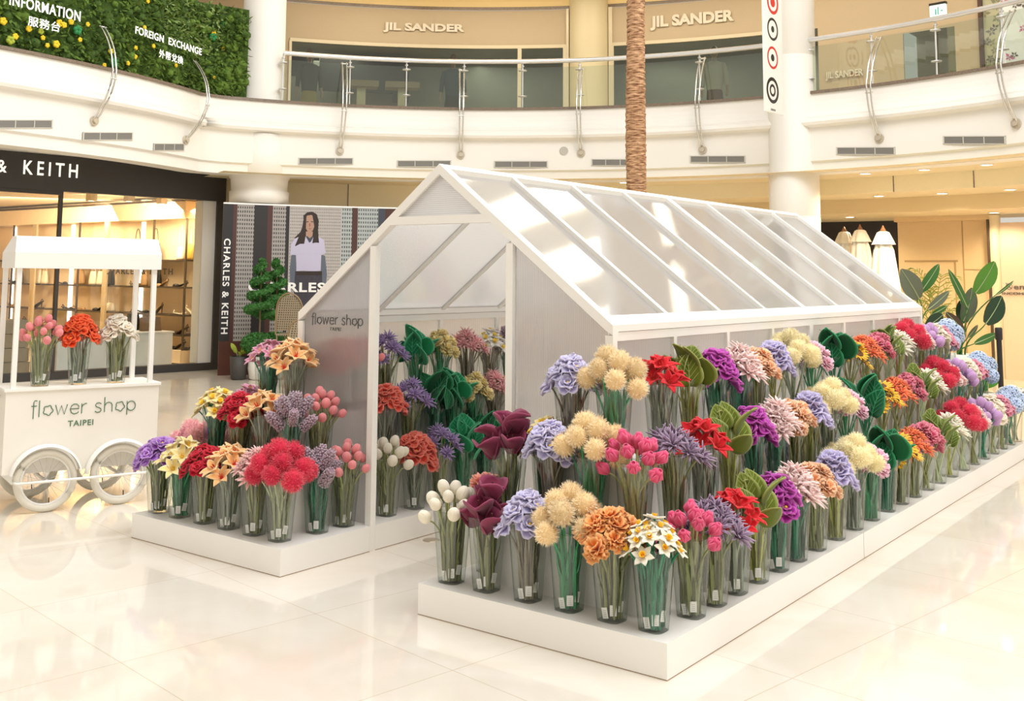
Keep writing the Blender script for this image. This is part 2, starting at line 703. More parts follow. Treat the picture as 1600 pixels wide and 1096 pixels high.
# gallery edge: cove, mouldings, flat band and lip
FASC = [(-0.30, 4.57), (0.0, 4.57), (0.0, 4.45), (0.012, 4.36), (0.035, 4.28), (0.08, 4.215), (0.13, 4.19), (0.13, 4.165), (0.165, 4.15),
        (0.185, 4.10), (0.165, 4.055), (0.085, 4.035), (0.06, 4.02), (0.06, 3.50), (0.015, 3.475), (0.015, 3.31), (-0.35, 3.31)]
mb = MB()
for j in range(len(FASC) - 1):
    sharp = abs(FASC[j][0] - FASC[j + 1][0]) < 1e-6 or abs(FASC[j][1] - FASC[j + 1][1]) < 1e-6
    sweep(FASC[j:j + 2], smooth=True, mb=mb)
struct(mb.build('wall_fascia', WHITE))
mb = sweep([(-0.3, 4.571), (0.035, 4.571), (0.035, 4.615), (-0.3, 4.615)])
struct(mb.build('trim_1', GRAN))
mb = sweep([(-0.28, 4.6), (-3.6, 4.6)])
struct(mb.build('floor_gallery', mat('gallery floor stone', (0.55, 0.48, 0.38), 0.3)))

a_l, a_r = radians(156.5), radians(44)
CEILM = mat('cream soffit', (0.80, 0.68, 0.44), 0.6)
SOFF = mat('lit beige panel', (0.88, 0.78, 0.53), 0.35, noise=0.03, nscale=30)
mb = arc_sheet(MB(), a_l, a_r, [(8.2, 3.32), (9.8, 3.32)], 60)
arc_sheet(mb, a_l, a_r, [(9.8, 3.06), (11.0, 3.06)], 60)
arc_sheet(mb, a_l, a_r, [(11.0, 2.81), (13.6, 2.81)], 60)
struct(mb.build('ceiling_gallery', CEILM))
a_h = cyl(640, 430, 9.8)[0]
mb = arc_sheet(MB(), a_h, a_r, [(9.8, 3.32), (9.8, 3.06)], 50)
arc_sheet(mb, a_l, a_h, [(9.8, 3.32), (9.8, 2.5)], 16)
for u in (541, 1001, 1401, 1528):                       # panel joints
    t = cyl(u, 430, 9.8)[0]
    arc_slab(mb, t - 0.0007, t + 0.0007, 9.79, 9.81, 2.9 if u < 600 else 3.06, 3.32, 1, 1)
struct(mb.build('trim_2', [SOFF, GRAN]))
mb = arc_sheet(MB(), a_l, a_r, [(11.0, 3.06), (11.0, 2.81)], 50)
struct(mb.build('trim_3', mat('tan beam', (0.72, 0.58, 0.34), 0.6)))
mb = sweep([(-0.2, 3.47), (-7.0, 3.47)], PATH_L, normals(PATH_L))
struct(mb.build('ceiling_shopfront', WHITE))

# back walls under the gallery
aw = [cyl(u, 430, 12.6)[0] for u in (640, 1283, 1405, 1505, 1556, 2050)]
mb = arc_sheet(MB(), aw[0], aw[1], [(12.6, 0), (12.6, 2.9)], 24)
struct(mb.build('wall_back', TANW))
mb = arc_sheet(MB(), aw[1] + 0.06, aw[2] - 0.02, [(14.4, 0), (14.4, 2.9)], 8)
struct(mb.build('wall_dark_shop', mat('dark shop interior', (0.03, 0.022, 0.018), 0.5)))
mb = arc_sheet(MB(), aw[2], aw[4], [(12.6, 0), (12.6, 2.72)], 14)
arc_sheet(mb, aw[2], aw[4], [(12.6, 2.72), (12.4, 2.72), (12.4, 2.82)], 14)
for (u0, v0, u1, v1) in ((1413, 407, 1496, 409.5), (1493.5, 407, 1496, 570), (1506, 421, 1548, 422), (1506, 340, 1507.5, 570)):
    t0, z0 = cyl(u0, (v0 + v1) / 2, 12.58)[0], cyl(u0, v0, 12.58)[1]
    t1, z1 = cyl(u1, (v0 + v1) / 2, 12.58)[0], cyl(u1, v1, 12.58)[1]
    arc_slab(mb, t1, t0, 12.59, 12.62, max(0, min(z0, z1)), max(z0, z1), 2, 1)
struct(mb.build('wall_tan', [TANW, mat('tan shadow gap', (0.42, 0.28, 0.13), 0.6)]))
mb = MB()
t0 = cyl(1547.5, 430, 12.4)[0]
arc_slab(mb, t0 - 0.0015, t0 + 0.0015, 12.36, 12.6, 0, 2.72, 1)
struct(mb.build('trim_4', mat('dark bronze post', (0.08, 0.05, 0.03), 0.4)))
p = arc(cyl(1556, 430, 12.5)[0], 12.5)
struct(MB().lathe([(0.11, 0), (0.11, 2.8)], 20, p).build('column_small', mat('cream column', (0.80, 0.68, 0.46), 0.5)))
HOARD = mat('blush hoarding', (0.74, 0.56, 0.42), 0.6, noise=0.02, nscale=40)
mb = arc_sheet(MB(), aw[4] - 0.012, aw[5], [(12.45, 0), (12.45, 2.66)], 10)
mb2 = MB()
arc_text(mb2, 'emini', 1584, 444, 1622, 453, 12.44)
arc_text(mb2, 'INCOMING SOON', 1566, 456.5, 1650, 461.5, 12.44)
mb3 = MB()
t, z = cyl(1577, 448, 12.43)
e = Vec((-sin(t), cos(t), 0))
mb3.tube([arc(t, 12.42, z) + e * (0.05 * cos(k * pi / 9)) + Vec((0, 0, 0.05 * sin(k * pi / 9))) for k in range(19)], 0.006, 5)
mb3.tube([arc(t, 12.42, z) + e * -0.04 + Vec((0, 0, -0.04)), arc(t, 12.42, z) + e * 0.05 + Vec((0, 0, 0.06))], 0.008, 5)
hd = tag(mb.build('blush_hoarding', HOARD), 'blush pink shop hoarding with small grey coming soon lettering', 'hoarding')
mb2.build('lettering', mat('grey print', (0.20, 0.16, 0.14), 0.6), hd)
mb3.build('leaf_emblem', mat('grey print', (0.20, 0.16, 0.14), 0.6), hd)

# columns
pc, nc = hit(401, -0.40)
pc.z = 0
mb = MB().lathe([(0.37, 0), (0.37, 2.84), (0.505, 2.84), (0.51, 3.05), (0.475, 3.07), (0.49, 3.27), (0.515, 3.29), (0.515, 4.02), (0.37, 4.03), (0.37, 7.6)], 40, pc)
struct(mb.build('column_round_one', WHITE))
pc, nc = hit(1244, -0.10)
pc.z = 0
mb = MB().lathe([(0.39, 0), (0.39, 2.62), (0.385, 2.63), (0.385, 2.64), (0.39, 2.65), (0.39, 3.4), (0.375, 3.42), (0.375, 5.2), (0.371, 5.205), (0.371, 5.215), (0.375, 5.22), (0.375, 7.6)], 40, pc)
struct(mb.build('column_round_two', WHITE))

# upper gallery shops
R2 = 11.9
UP = lambda u, v=60: cyl(u, v, R2)
mb = MB()


def up_band(mb, u0, u1, z0, z1, R=R2, mi=0):
    arc_sheet(mb, cyl(u0, 60, R)[0], cyl(u1, 60, R)[0], [(R, z0), (R, z1)], max(2, int(abs(u1 - u0) / 25)), mi)


up_band(mb, 405, 888, 6.42, 7.22)
up_band(mb, 405, 455, 4.6, 6.42)
up_band(mb, 955, 1300, 6.42, 7.22)
up_band(mb, 1278, 1412, 4.6, 7.0)
up_band(mb, 1300, 1412, 7.0, 7.22)
up_band(mb, 1480, 1534, 4.6, 7.22)
up_band(mb, 1412, 1480, 6.1, 7.22)
up_band(mb, 1640, 2050, 4.6, 7.5)
up_band(mb, 150, 405, 4.6, 7.5)
struct(mb.build('wall_upper', BEIGE))
mb = MB()
arc_sheet(mb, UP(405)[0], UP(1534)[0], [(R2 - 0.02, 7.22), (R2 - 0.02, 7.29)], 50, 1)
arc_sheet(mb, UP(405)[0], UP(1800)[0], [(R2, 7.29), (R2, 7.52)], 50, 0)
arc_sheet(mb, UP(150)[0], UP(1900)[0], [(8.2, 7.52), (12.0, 7.52)], 60, 0)
struct(mb.build('ceiling_upper', [mat('yellow cove ceiling', (0.85, 0.66, 0.33), 0.6), GRAN]))
p = arc(UP(920)[0], R2 + 0.1, 0)
struct(MB().lathe([(0.42, 4.6), (0.42, 7.5)], 30, p).build('column_upper', BEIGE2))
mb = MB()
for (u0, u1) in ((885, 889), (951, 957)):
    arc_slab(mb, UP(u1)[0], UP(u0)[0], R2 - 0.05, R2 + 0.1, 4.6, 7.22, 1)
for (u0, u1) in ((452, 456), (809, 815), (880, 885), (956, 959)):
    arc_slab(mb, UP(u1)[0], UP(u0)[0], R2 - 0.04, R2 + 0.02, 4.6, 6.42, 1)
arc_slab(mb, UP(886)[0], UP(453)[0], R2 - 0.04, R2 + 0.02, 6.40, 6.47, 20)
arc_slab(mb, UP(1235)[0], UP(957)[0], R2 - 0.04, R2 + 0.02, 6.40, 6.47, 14)
struct(mb.build('trim_5', mat('champagne metal frame', (0.66, 0.58, 0.42), 0.4, metal=0.2)))
SGLASS = clear_glass('dim shop glass', (0.58, 0.64, 0.60), (0.45, 0.52, 0.48), 1.0, 0.01)
for k, a in enumerate((140, 124, 107, 92, 76)):
    q, q2 = arc(radians(a), 10.3, 7.45), arc(radians(a), 10.9, 4.6)
    area('gallery_fill', q, q2, (2.4, 0.8), 42, (1, 0.90, 0.72))  # area light added to brighten the beige gallery wall
    q, q2 = arc(radians(a), 13.2, 6.5), arc(radians(a), 13.2, 4.6)
    area('upper_shop_fill', q, q2, (2.2, 0.8), 22, (1, 0.93, 0.8))  # area light added to lighten the rooms behind the upper glass
mb = MB()
up_band(mb, 456, 882, 4.6, 6.42)
struct(mb.build('window_1', SGLASS))
mb = MB()
up_band(mb, 958, 1235, 4.6, 6.42)
up_band(mb, 1235, 1262, 4.6, 6.42)
struct(mb.build('window_2', SGLASS))
mb = MB()
up_band(mb, 1410, 1500, 4.6, 6.1)
struct(mb.build('window_3', SGLASS))
mb = MB()
arc_sheet(mb, UP(430)[0], UP(1300)[0], [(14.2, 4.6), (14.2, 6.6), (11.95, 6.6)], 40)
arc_sheet(mb, UP(1395)[0], UP(1530)[0], [(13.2, 4.6), (13.2, 6.3), (11.95, 6.3)], 8)
struct(mb.build('wall_upper_shop', mat('grey green shop wall', (0.33, 0.34, 0.28), 0.6, noise=0.25, nscale=1.5)))
mb = MB()
for (u0, u1, z0, z1) in ((500, 615, 5.7, 6.5), (615, 640, 5.5, 6.5), (456, 490, 6.0, 6.5)):
    arc_slab(mb, cyl(u1, 60, 13.6)[0], cyl(u0, 60, 13.6)[0], 13.5, 13.6, z0, z1, 4)
struct(mb.build('trim_6', mat('dark shop bulkhead', (0.05, 0.05, 0.045), 0.5)))

# further upper storey across the atrium: pale fascia and tall added glow panels
mb = sweep([(-0.3, 7.53), (0.02, 7.55), (0.06, 7.7), (0.02, 7.95), (-1.2, 7.95)])
struct(mb.build('wall_third_storey', WHITE))
mb = MB()
arc_sheet(mb, radians(158), radians(40), [(9.7, 7.95), (9.7, 14.5)], 50)
struct(mb.build('wall_top_storey', BEIGE2))
GLOWP = mat('added glow panel', (1.0, 0.99, 0.96), 0.5, emit=5.0)  # added glowing panels, out of view, that put bright streaks on the roof
for i in range(14):
    t = radians(150 - 8 * i)
    mb = arc_slab(MB(), t - 0.045, t + 0.02, 9.6, 9.69, 8.1, 13.8, 2)
    struct(mb.build('window_%d' % (i + 4), GLOWP))

# ------------------------------------------------------------------ shop sign letters, exit sign, small ceiling items
for (u0, v0, u1, v1, lab) in ((599, 34, 726, 53, 'raised beige shop name letters above long gallery window'), (1016, 23, 1147, 46, 'raised beige shop name letters behind the palm trunk')):
    mb = MB()
    tt, _ = cyl((u0 + u1) / 2, 40, R2)
    arc_text(mb, 'JIL SANDER', u0, (v0 + v1) / 2 - 9, u1, (v0 + v1) / 2 + 9, R2 - 0.03, bold=0.045, spacing=1.0)
    tag(mb.build('sign_lettering', mat('pale beige letters', (0.72, 0.66, 0.55), 0.5)), lab, 'sign', 'upper shop signs')
mb = MB()
arc_text(mb, 'JIL SANDER', 1290, 113, 1349, 124, R2 - 0.03, bold=0.025, spacing=0.95)
tag(mb.build('sign_lettering', mat('pale beige letters', (0.72, 0.66, 0.55), 0.5)), 'small raised shop name low on the beige wall', 'sign', 'upper shop signs')
t, z = cyl(1466, 17, 10.9)
e = thing('exit_sign', 'small lit green and white exit sign hanging over the gallery', 'sign', arc(t, 10.9, z), t + pi / 2)
MB().box((-0.13, -0.03, -0.1), (0.13, 0.03, 0.1)).build('light_box', mat('exit sign face', (0.80, 0.95, 0.90), 0.4, emit=0.7), e)
MB().box((-0.14, -0.035, 0.1), (0.14, 0.035, 0.14)).build('housing', BLACK, e)
mb = MB()
mb.box((-0.02, 0.031, -0.07), (0.0, 0.034, 0.06))
mb.box((0.02, 0.031, -0.07), (0.04, 0.034, 0.03))
mb.box((-0.09, 0.031, -0.02), (-0.05, 0.034, 0.0))
mb.build('running_figure', mat('exit green', (0.05, 0.42, 0.30), 0.5), e)
for z0 in (0.14,):
    MB().tube([(0, 0, 0.14), (0, 0, max(0.2, 7.5 - z))], 0.008, 5).build('rod', STEEL, e)

ndl = 0


def downlight(u, v, z, lab, r=0.075, power=7):
    p = onz(u, v, z)
    o = thing('downlight', lab, 'ceiling light', (p.x, p.y, z - 0.012), 0, 'downlights under the gallery')
    MB().lathe([(r, 0), (r * 1.25, 0), (r * 1.25, 0.012), (r, 0.012)], 16, cap=False).build('trim_ring', PUREW, o)
    MB().lathe([(0.0001, 0.004), (r, 0.004)], 16, cap=False).build('lens', LAMP, o)
    d = bpy.data.lights.new('downlight_lamp', 'SPOT')
    d.energy = power * 6
    d.color = (1, 0.82, 0.55)
    d.spot_size = 2.6
    d.spot_blend = 0.6
    d.shadow_soft_size = 0.06
    q = bpy.data.objects.new('downlight_lamp', d)
    COL.objects.link(q)
    q.parent = o
    q.location = (0, 0, -0.03)


for (u, v, z, lab) in ((890, 286, 3.32, 'downlight seen just above the greenhouse ridge'), (975, 285, 3.32, 'downlight beside the palm trunk under the gallery'),
                       (1352, 271, 3.32, 'outer row downlight next to the round column'), (1444, 265, 3.32, 'outer row downlight midway along the gallery'),
                       (1542, 257, 3.32, 'outer row downlight at the far end of the gallery'), (1373, 306, 3.06, 'middle row downlight above the closed parasols'),
                       (1472, 302, 3.06, 'middle row downlight above the leafy plants'), (1578, 296, 3.06, 'middle row downlight near the blush hoarding'),
                       (1328, 339, 2.81, 'inner row downlight above the smallest parasol'), (1553, 332, 2.81, 'inner row downlight above the tan wall'),
                       (1490, 340, 2.81, 'bright warm wall washer lamp on the tan wall')):
    downlight(u, v, z, lab, 0.075, 18 if z > 3.2 else 10)

# ------------------------------------------------------------------ vents and speaker on the gallery band
VSLOT = mat('vent slot', (0.20, 0.19, 0.17), 0.6)
for (u0, u1, v, lab) in ((-6, 83, 194, 'slatted air vent above the black shop sign'), (130, 208, 213, 'slatted air vent below the longest green wall bracket'), (240, 288, 230, 'short slatted air vent near the round column'),
                         (466, 552, 252, 'slatted air vent above the printed hoarding'), (620, 705, 256, 'slatted air vent behind the greenhouse peak'), (772, 856, 257, 'slatted air vent just right of the greenhouse peak'),
                         (924, 992, 254, 'slatted air vent half behind the palm trunk'), (1078, 1165, 249, 'slatted air vent right of the palm trunk'), (1307, 1399, 236, 'slatted air vent right of the striped circle banner'), (1474, 1572, 219, 'slatted air vent at the far end of the gallery')):
    p0, n0 = hit(u0, 0.061, v)
    p1, n1 = hit(u1, 0.061, v)
    pm, nm = hit((u0 + u1) / 2, 0.061, v)
    if ((p0 + p1) / 2 - pm).dot(nm) > 0:
        pm = (p0 + p1) / 2
    o = thing('air_vent', lab, 'vent', pm, 0, 'air vents along the gallery band')
    ex = (p1 - p0)
    L = ex.length
    ex.normalize()
    nn = Vec((0, 0, 1)).cross(ex) * -1
    if nn.dot(nm) < 0:
        nn = -nn
    M = Matrix((ex, nn, Vec((0, 0, 1)))).transposed()
    h = 0.058
    mb = MB()
    for (a, b) in (((-L / 2, 0, -h), (L / 2, 0.012, -h + 0.010)), ((-L / 2, 0, h - 0.010), (L / 2, 0.012, h)), ((-L / 2, 0, -h), (-L / 2 + 0.02, 0.012, h)), ((L / 2 - 0.02, 0, -h), (L / 2, 0.012, h)), ((-L / 6 - 0.006, 0, -h), (-L / 6 + 0.006, 0.012, h)), ((L / 6 - 0.006, 0, -h), (L / 6 + 0.006, 0.012, h))):
        mb.box(a, b, 0, M)
    mb.build('frame', mat('vent frame', (0.62, 0.59, 0.52), 0.5), o)
    mb = MB().box((-L / 2, -0.004, -h), (L / 2, 0.004, h), 0, M)
    for k in range(5):
        z = -h + 0.018 + k * 0.02
        mb.box((-L / 2, 0.002, z), (L / 2, 0.010, z + 0.009), 1, M)
    mb.build('grille', [VSLOT, VENT], o)
p, n = hit(881, 0.06, 236)
mb = MB()
q = p + n * 0.012
mb.tube([p, q], [0.075, 0.075], 20)
tag(mb.build('wall_speaker', mat('grey speaker cloth', (0.50, 0.48, 0.42), 0.8)), 'round grey speaker disc on the gallery band left of palm', 'speaker')

# ------------------------------------------------------------------ balustrade with bowed brackets


def balustrade(name, lab, u0, u1, posts):
    pts = []
    zr = 5.44
    a0, a1 = cyl(u0, 430, R0)[0], cyl(u1, 430, R0)[0]
    o = thing(name, lab, 'balustrade', arc((a0 + a1) / 2, R0, 4.615), 0)
    base = o.location
    n = max(6, int((a0 - a1) * 40))
    MB().tube([arc(a0 + (a1 - a0) * i / n, R0 - 0.02, zr) - base for i in range(n + 1)], 0.04, 10).build('handrail', CHROME, o)
    angs = [a0] + [cyl(u, 430, R0)[0] for u in posts] + [a1]
    for i in range(len(angs) - 1):
        mb = MB()
        k = 6
        vs, fs = [], []
        t0, t1 = angs[i] - 0.002, angs[i + 1] + 0.002
        arc_slab(mb, t1, t0, R0 + 0.044, R0 + 0.056, 4.62, 5.34, 6)
        mb.V = [tuple(Vec(v) - base) for v in mb.V]
        mb.build('glass_panel', RAILG, o)
    for i, a in enumerate(angs):
        mb = MB()
        q = arc(a, R0 + 0.02, 0) - Vec((base.x, base.y, 0))
        zb = base.z
        mb.tube([q + Vec((0, 0, 4.60 - zb)), q + Vec((0, 0, zr - zb))], 0.013, 8)
        for z in (4.82, 5.28):
            mb.lathe([(0.02, -0.012), (0.075, -0.006), (0.075, 0.006), (0.02, 0.012)], 14, q + Vec((0, 0, z - zb)))
        mb.lathe([(0.03, -0.008), (0.03, 0.008)], 10, q + Vec((0, 0, 5.36 - zb)))
        mb.build('post', CHROME, o)
    return o


balustrade('balustrade', 'curved glass balustrade with white rail between the two round columns', 433, 1208, (540, 630, 722, 815, 906, 1097))
balustrade('balustrade', 'curved glass balustrade rising beyond the banner column', 1273, 1680, (1372, 1475, 1582))


def bow_bracket(ut, vt, ub, vb, lab):
    pt, n = hit(ut, -0.02, vt)
    pb, nb = hit(ub, 0.07, vb)
    o = thing('bow_bracket', lab, 'bracket', pb, 0, 'bowed steel brackets along the gallery')
    P0 = pt - pb
    tang = Vec((-n.y, n.x, 0))
    bow = n * 0.34
    for sgn in (-1, 1):
        pts = []
        for i in range(15):
            t = i / 14
            p = P0 * (1 - t) + bow * (4 * t * (1 - t)) * (0.95 if t < 0.5 else 1)
            p += tang * sgn * (0.026 + 0.012 * (1 - t))
            pts.append(p)
        MB().tube(pts, 0.0135, 8).build('tube', STEEL, o)
    mb = MB()
    mid = P0 * 0.42 + bow * (4 * 0.58 * 0.42)
    mb.tube([mid - tang * 0.055, mid + tang * 0.055], 0.012, 6)
    mb.build('cross_pin', STEEL, o)
    mb = MB()
    mid = P0 * 0.985 + bow * 0.05
    mb.tube([mid - tang * 0.06, mid + tang * 0.06], 0.012, 6)
    mb.build('cross_pin', STEEL, o)
    mb = MB().tube([-n * 0.012, n * 0.02], 0.07, 18)
    mb.tube([n * 0.02, n * 0.05], 0.04, 12)
    mb.build('wall_plate', mat('aged brass plate', (0.62, 0.55, 0.44), 0.35, metal=0.5), o)


for (ut, vt, ub, vb, lab) in ((159, 40, 147, 189, 'bowed double bracket left of the foreign exchange letters'), (303, 94, 290, 219, 'bowed double bracket at the foot of the green wall end'), (538, 98, 531, 236, 'bowed double bracket above the printed hoarding'),
                              (722, 108, 720, 242, 'bowed double bracket above the greenhouse peak'), (908, 106, 908, 239, 'bowed double bracket beside the round grey speaker'), (1098, 90, 1098, 234, 'bowed double bracket right of the palm trunk'),
                              (1374, 58, 1374, 216, 'bowed double bracket right of the banner column'), (1582, 16, 1588, 193, 'bowed double bracket at the picture edge over the blush hoarding')):
    bow_bracket(ut, vt, ub, vb, lab)

# ------------------------------------------------------------------ living green wall
GW = thing('green_wall', 'mossy green plant wall with white information and exchange letters', 'plant wall', hit(250, -0.1, 120)[0])
gb = GW.location.copy()
G1 = mat('dark moss', (0.05, 0.10, 0.014), 0.95, noise=0.5, nscale=14)
G2 = mat('mid moss', (0.11, 0.19, 0.025), 0.95, noise=0.5, nscale=14)
G3 = mat('pale fern', (0.26, 0.36, 0.11), 0.9, noise=0.4, nscale=14)
G4 = mat('bright leaf green', (0.02, 0.22, 0.06), 0.6)
YEL = mat('yellow bloom', (0.85, 0.60, 0.02), 0.6)
pe, _ = hit(376, -0.1)
gp = []
for i, p in enumerate(PATH_L):
    if p.y > -1.8:
        q = p + NOR[i] * -0.12
        gp.append((q, NOR[i]))
endn = gp[-1][1]
gp.append((Vec((pe.x, pe.y)), endn))
ZG0, ZG1 = 4.62, 6.16
mb = MB()
prof = [(-0.10, ZG0), (0.0, ZG0), (0.0, ZG1 + 0.0), (-0.10, ZG1)]
for j in range(3):
    vs, fs = [], []
    for p, n in gp:
        for (o_, z) in (prof[j], prof[j + 1]):
            q = p + n * o_
            zz = z + (0.9 if (z > 5 and q.y < 5.0) else 0)
            vs.append(Vec((q.x, q.y, zz)) - gb)
    for i in range(len(gp) - 1):
        fs.append((2 * i, 2 * i + 2, 2 * i + 3, 2 * i + 1))
    mb.add(vs, fs, 0)
mb.build('backing', G1, GW)
rnd = random.Random(3)
mb = MB()
mf = MB()
segs = []
acc = 0
for i in range(len(gp) - 1):
    L = (gp[i + 1][0] - gp[i][0]).length
    segs.append((acc, L, i))
    acc += L


def wallpt(s, z, off):
    for (a, L, i) in segs:
        if a <= s <= a + L:
            t = (s - a) / L
            p = gp[i][0].lerp(gp[i + 1][0], t)
            n = gp[i][1]
            return Vec((p.x + n.x * off, p.y + n.y * off, z)) - gb, Vec((n.x, n.y, 0))
    p, n = gp[-1]
    return Vec((p.x, p.y, z)) - gb, Vec((n.x, n.y, 0))


for k in range(2800):
    s = rnd.uniform(0.0, acc - 0.05)
    _p = wallpt(s, 0, 0)[0] + gb
    z = rnd.uniform(ZG0 + 0.03, ZG1 - 0.04 + (0.9 if _p.y < 4.9 else 0))
    r = rnd.choice((0.03, 0.035, 0.045, 0.05, 0.06, 0.085))
    p, n = wallpt(s, z, rnd.uniform(-0.01, 0.03))
    patch = sin(s * 2.1 + 1.3) * cos(z * 3.1 + s)
    mi = 1 if patch > 0.1 else 0
    if rnd.random() < 0.12:
        mi = 1 - mi
    mb.ball(p, (r, r, r * rnd.uniform(0.7, 1.0)), 7, 5, mi)
for k in range(9000):
    s = rnd.uniform(0, acc - 0.05)
    _p = wallpt(s, 0, 0)[0] + gb
    z = rnd.uniform(ZG0 + 0.03, ZG1 + (0.9 if _p.y < 4.9 else 0))
    p, n = wallpt(s, z, 0.05)
    tg = Vec((-n.y, n.x, 0))
    dr = (n * rnd.uniform(0.3, 1) + tg * rnd.uniform(-0.8, 0.8) + Vec((0, 0, rnd.uniform(-1.0, 0.6)))).normalized()
    L = rnd.uniform(0.04, 0.13)
    sd = dr.cross(Vec((rnd.uniform(-1, 1), rnd.uniform(-1, 1), 1))).normalized() * L * 0.13
    fernz = (sin(s * 1.7) > 0.3 and z > 5.2)
    mf.add([p - sd, p + dr * L * 0.6 - sd * 1.3, p + dr * L, p + dr * L * 0.6 + sd * 1.3, p + sd], [(0, 1, 2, 3, 4)], 1 if (fernz and rnd.random() < 0.6) else 0, 0.0, True)
mb.build('moss', [G1, G2], GW)['kind'] = 'stuff'
mf.build('fern_tufts', [G2, G3], GW)['kind'] = 'stuff'
for (u, v, r, mt) in ((5, 33, 6, 0), (24, 57, 5, 0), (16, 63, 7, 1), (45, 45, 5, 0), (64, 49, 5, 1), (67, 59, 4, 0), (74, 71, 4, 0), (88, 69, 6, 0), (93, 36, 6, 0), (100, 39, 5, 0), (111, 34, 5, 0), (125, 62, 4, 0), (121, 47, 8, 2),
                      (173, 80, 5, 0), (212, 75, 4, 0), (212, 89, 4, 0), (200, 99, 4, 0), (226, 43, 4, 0), (231, 2, 4, 0), (334, 51, 5, 0), (349, 76, 4, 0), (360, 70, 4, 0), (335, 121, 3, 0), (333, 58, 8, 2), (351, 40, 8, 2), (350, 114, 7, 2), (178, 98, 8, 2), (240, 72, 4, 0), (275, 102, 4, 0), (163, 102, 4, 0), (137, 38, 4, 0)):
    p, n = hit(u, -0.02, v)
    rr = r * 0.0095
    mb = MB()
    for q in range(5):
        a = q * 2 * pi / 5 + u
        tg = Vec((-n.y, n.x, 0))
        mb.ball(p - gb + (tg * cos(a) + Vec((0, 0, sin(a)))) * rr * 0.5, (rr * 0.5,) * 3, 6, 5)
    mb.build('bloom' if mt != 2 else 'moss_mound', (YEL, mat('lime leaf', (0.38, 0.45, 0.04), 0.7), G4)[mt], GW)
for body, u0, v0, u1, v1, hpx, bold in (('INFORMATION', 11, 10, 122, 33, 17, 0.03), ('服務台', 40, 42, 90, 50, 15.5, 0.012), ('FOREIGN  EXCHANGE', 207, 56, 311, 84, 11.5, 0.03), ('外幣兌換', 244, 92, 282, 99.5, 13, 0.012)):
    p0, n0 = hit(u0, 0.02, v0)
    p1, n1 = hit(u1, 0.02, v1)
    zz = (p0.z + p1.z) / 2
    D = (((p0 + p1) / 2) - EYE).dot(fwd)
    p0.z = p1.z = zz
    mb = MB()
    ex = p1 - p0
    plane_text(mb, body, (p0 + p1) / 2 - gb, ex, (0, 0, 1), ex.length, hpx * D / F_PX, bold=bold * 0.4, lift=0.05, spacing=1.08)
    mb.build('lettering', LIT, GW)

# ================================================================== STEPPED STANDS
Z1, Z2, Z3 = 0.148, 0.450, 0.755
YG, H0, H1, ZE, ZR, LH = 0.7136, 0.694, 3.053, 1.4057, 2.3134, 5.68
MIDX = (H0 + H1) / 2
SL = (ZR - ZE) / (MIDX - H0)
DL, DR = 1.372, 2.367                    # door opening
YEND = 7.33


def stand(lab, x0, x1, y0, y1, door_x, inner):
    o = thing('flower_stand', lab, 'display stand', ((x0 + x1) / 2, (y0 + y1) / 2, 0), 0, 'white stepped flower stands')
    b = o.location
    pw, pd = 0.048, 0.047
    if y0 < YG < y1:
        if inner > 0:
            poly = [(x0, y0), (x1, y0), (x1, YG - .001), (x1 - pw, YG - .001), (x1 - pw, YG + pd), (x1, YG + pd), (x1, y1), (x0, y1)]
        else:
            poly = [(x0, y0), (x1, y0), (x1, y1), (x0, y1), (x0, YG + pd), (x0 + pw, YG + pd), (x0 + pw, YG - .001), (x0, YG - .001)]
    else:
        poly = [(x0, y0), (x1, y0), (x1, y1), (x0, y1)]
    sh = lambda ps, z: [Vec((p[0], p[1], z)) - b for p in ps]
    MB().prism(sh(poly, 0.004), (0, 0, Z1 - 0.004)).build('base', STAND, o)
    MB().prism(sh(poly, 0.0), (0, 0, 0.004)).build('shadow_strip', mat('brown shadow strip', (0.34, 0.24, 0.15), 0.8), o)  # contact shadow under the base, put in as a dark brown strip
    s = 0.23
    for nm, k, za, zb in (('middle_step', 1, Z1, Z2), ('top_step', 2, Z2, Z3)):
        ya = y0 + s * k if y0 < 0.1 else y0
        yb = y1 - (s * k if y1 > 7 else 0)
        MB().prism(sh([(x0 + s * k, ya), (x1 - s * k, ya), (x1 - s * k, yb), (x0 + s * k, yb)], za), (0, 0, zb - za)).build(nm, STAND, o)
    return o


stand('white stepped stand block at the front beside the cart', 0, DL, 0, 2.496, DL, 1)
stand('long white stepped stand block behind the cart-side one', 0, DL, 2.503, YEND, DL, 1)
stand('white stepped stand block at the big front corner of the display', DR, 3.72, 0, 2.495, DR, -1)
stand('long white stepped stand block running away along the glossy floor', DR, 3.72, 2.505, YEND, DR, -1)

# ================================================================== GREENHOUSE
GH = thing('greenhouse', 'white framed greenhouse with frosted ribbed panels and open front doorway', 'greenhouse', (MIDX, YG + LH / 2, 0))
gh = GH.location.copy()


def gbuild(mb, name, mats):
    mb.V = [tuple(Vec(v) - gh) for v in mb.V]
    return mb.build(name, mats, GH)


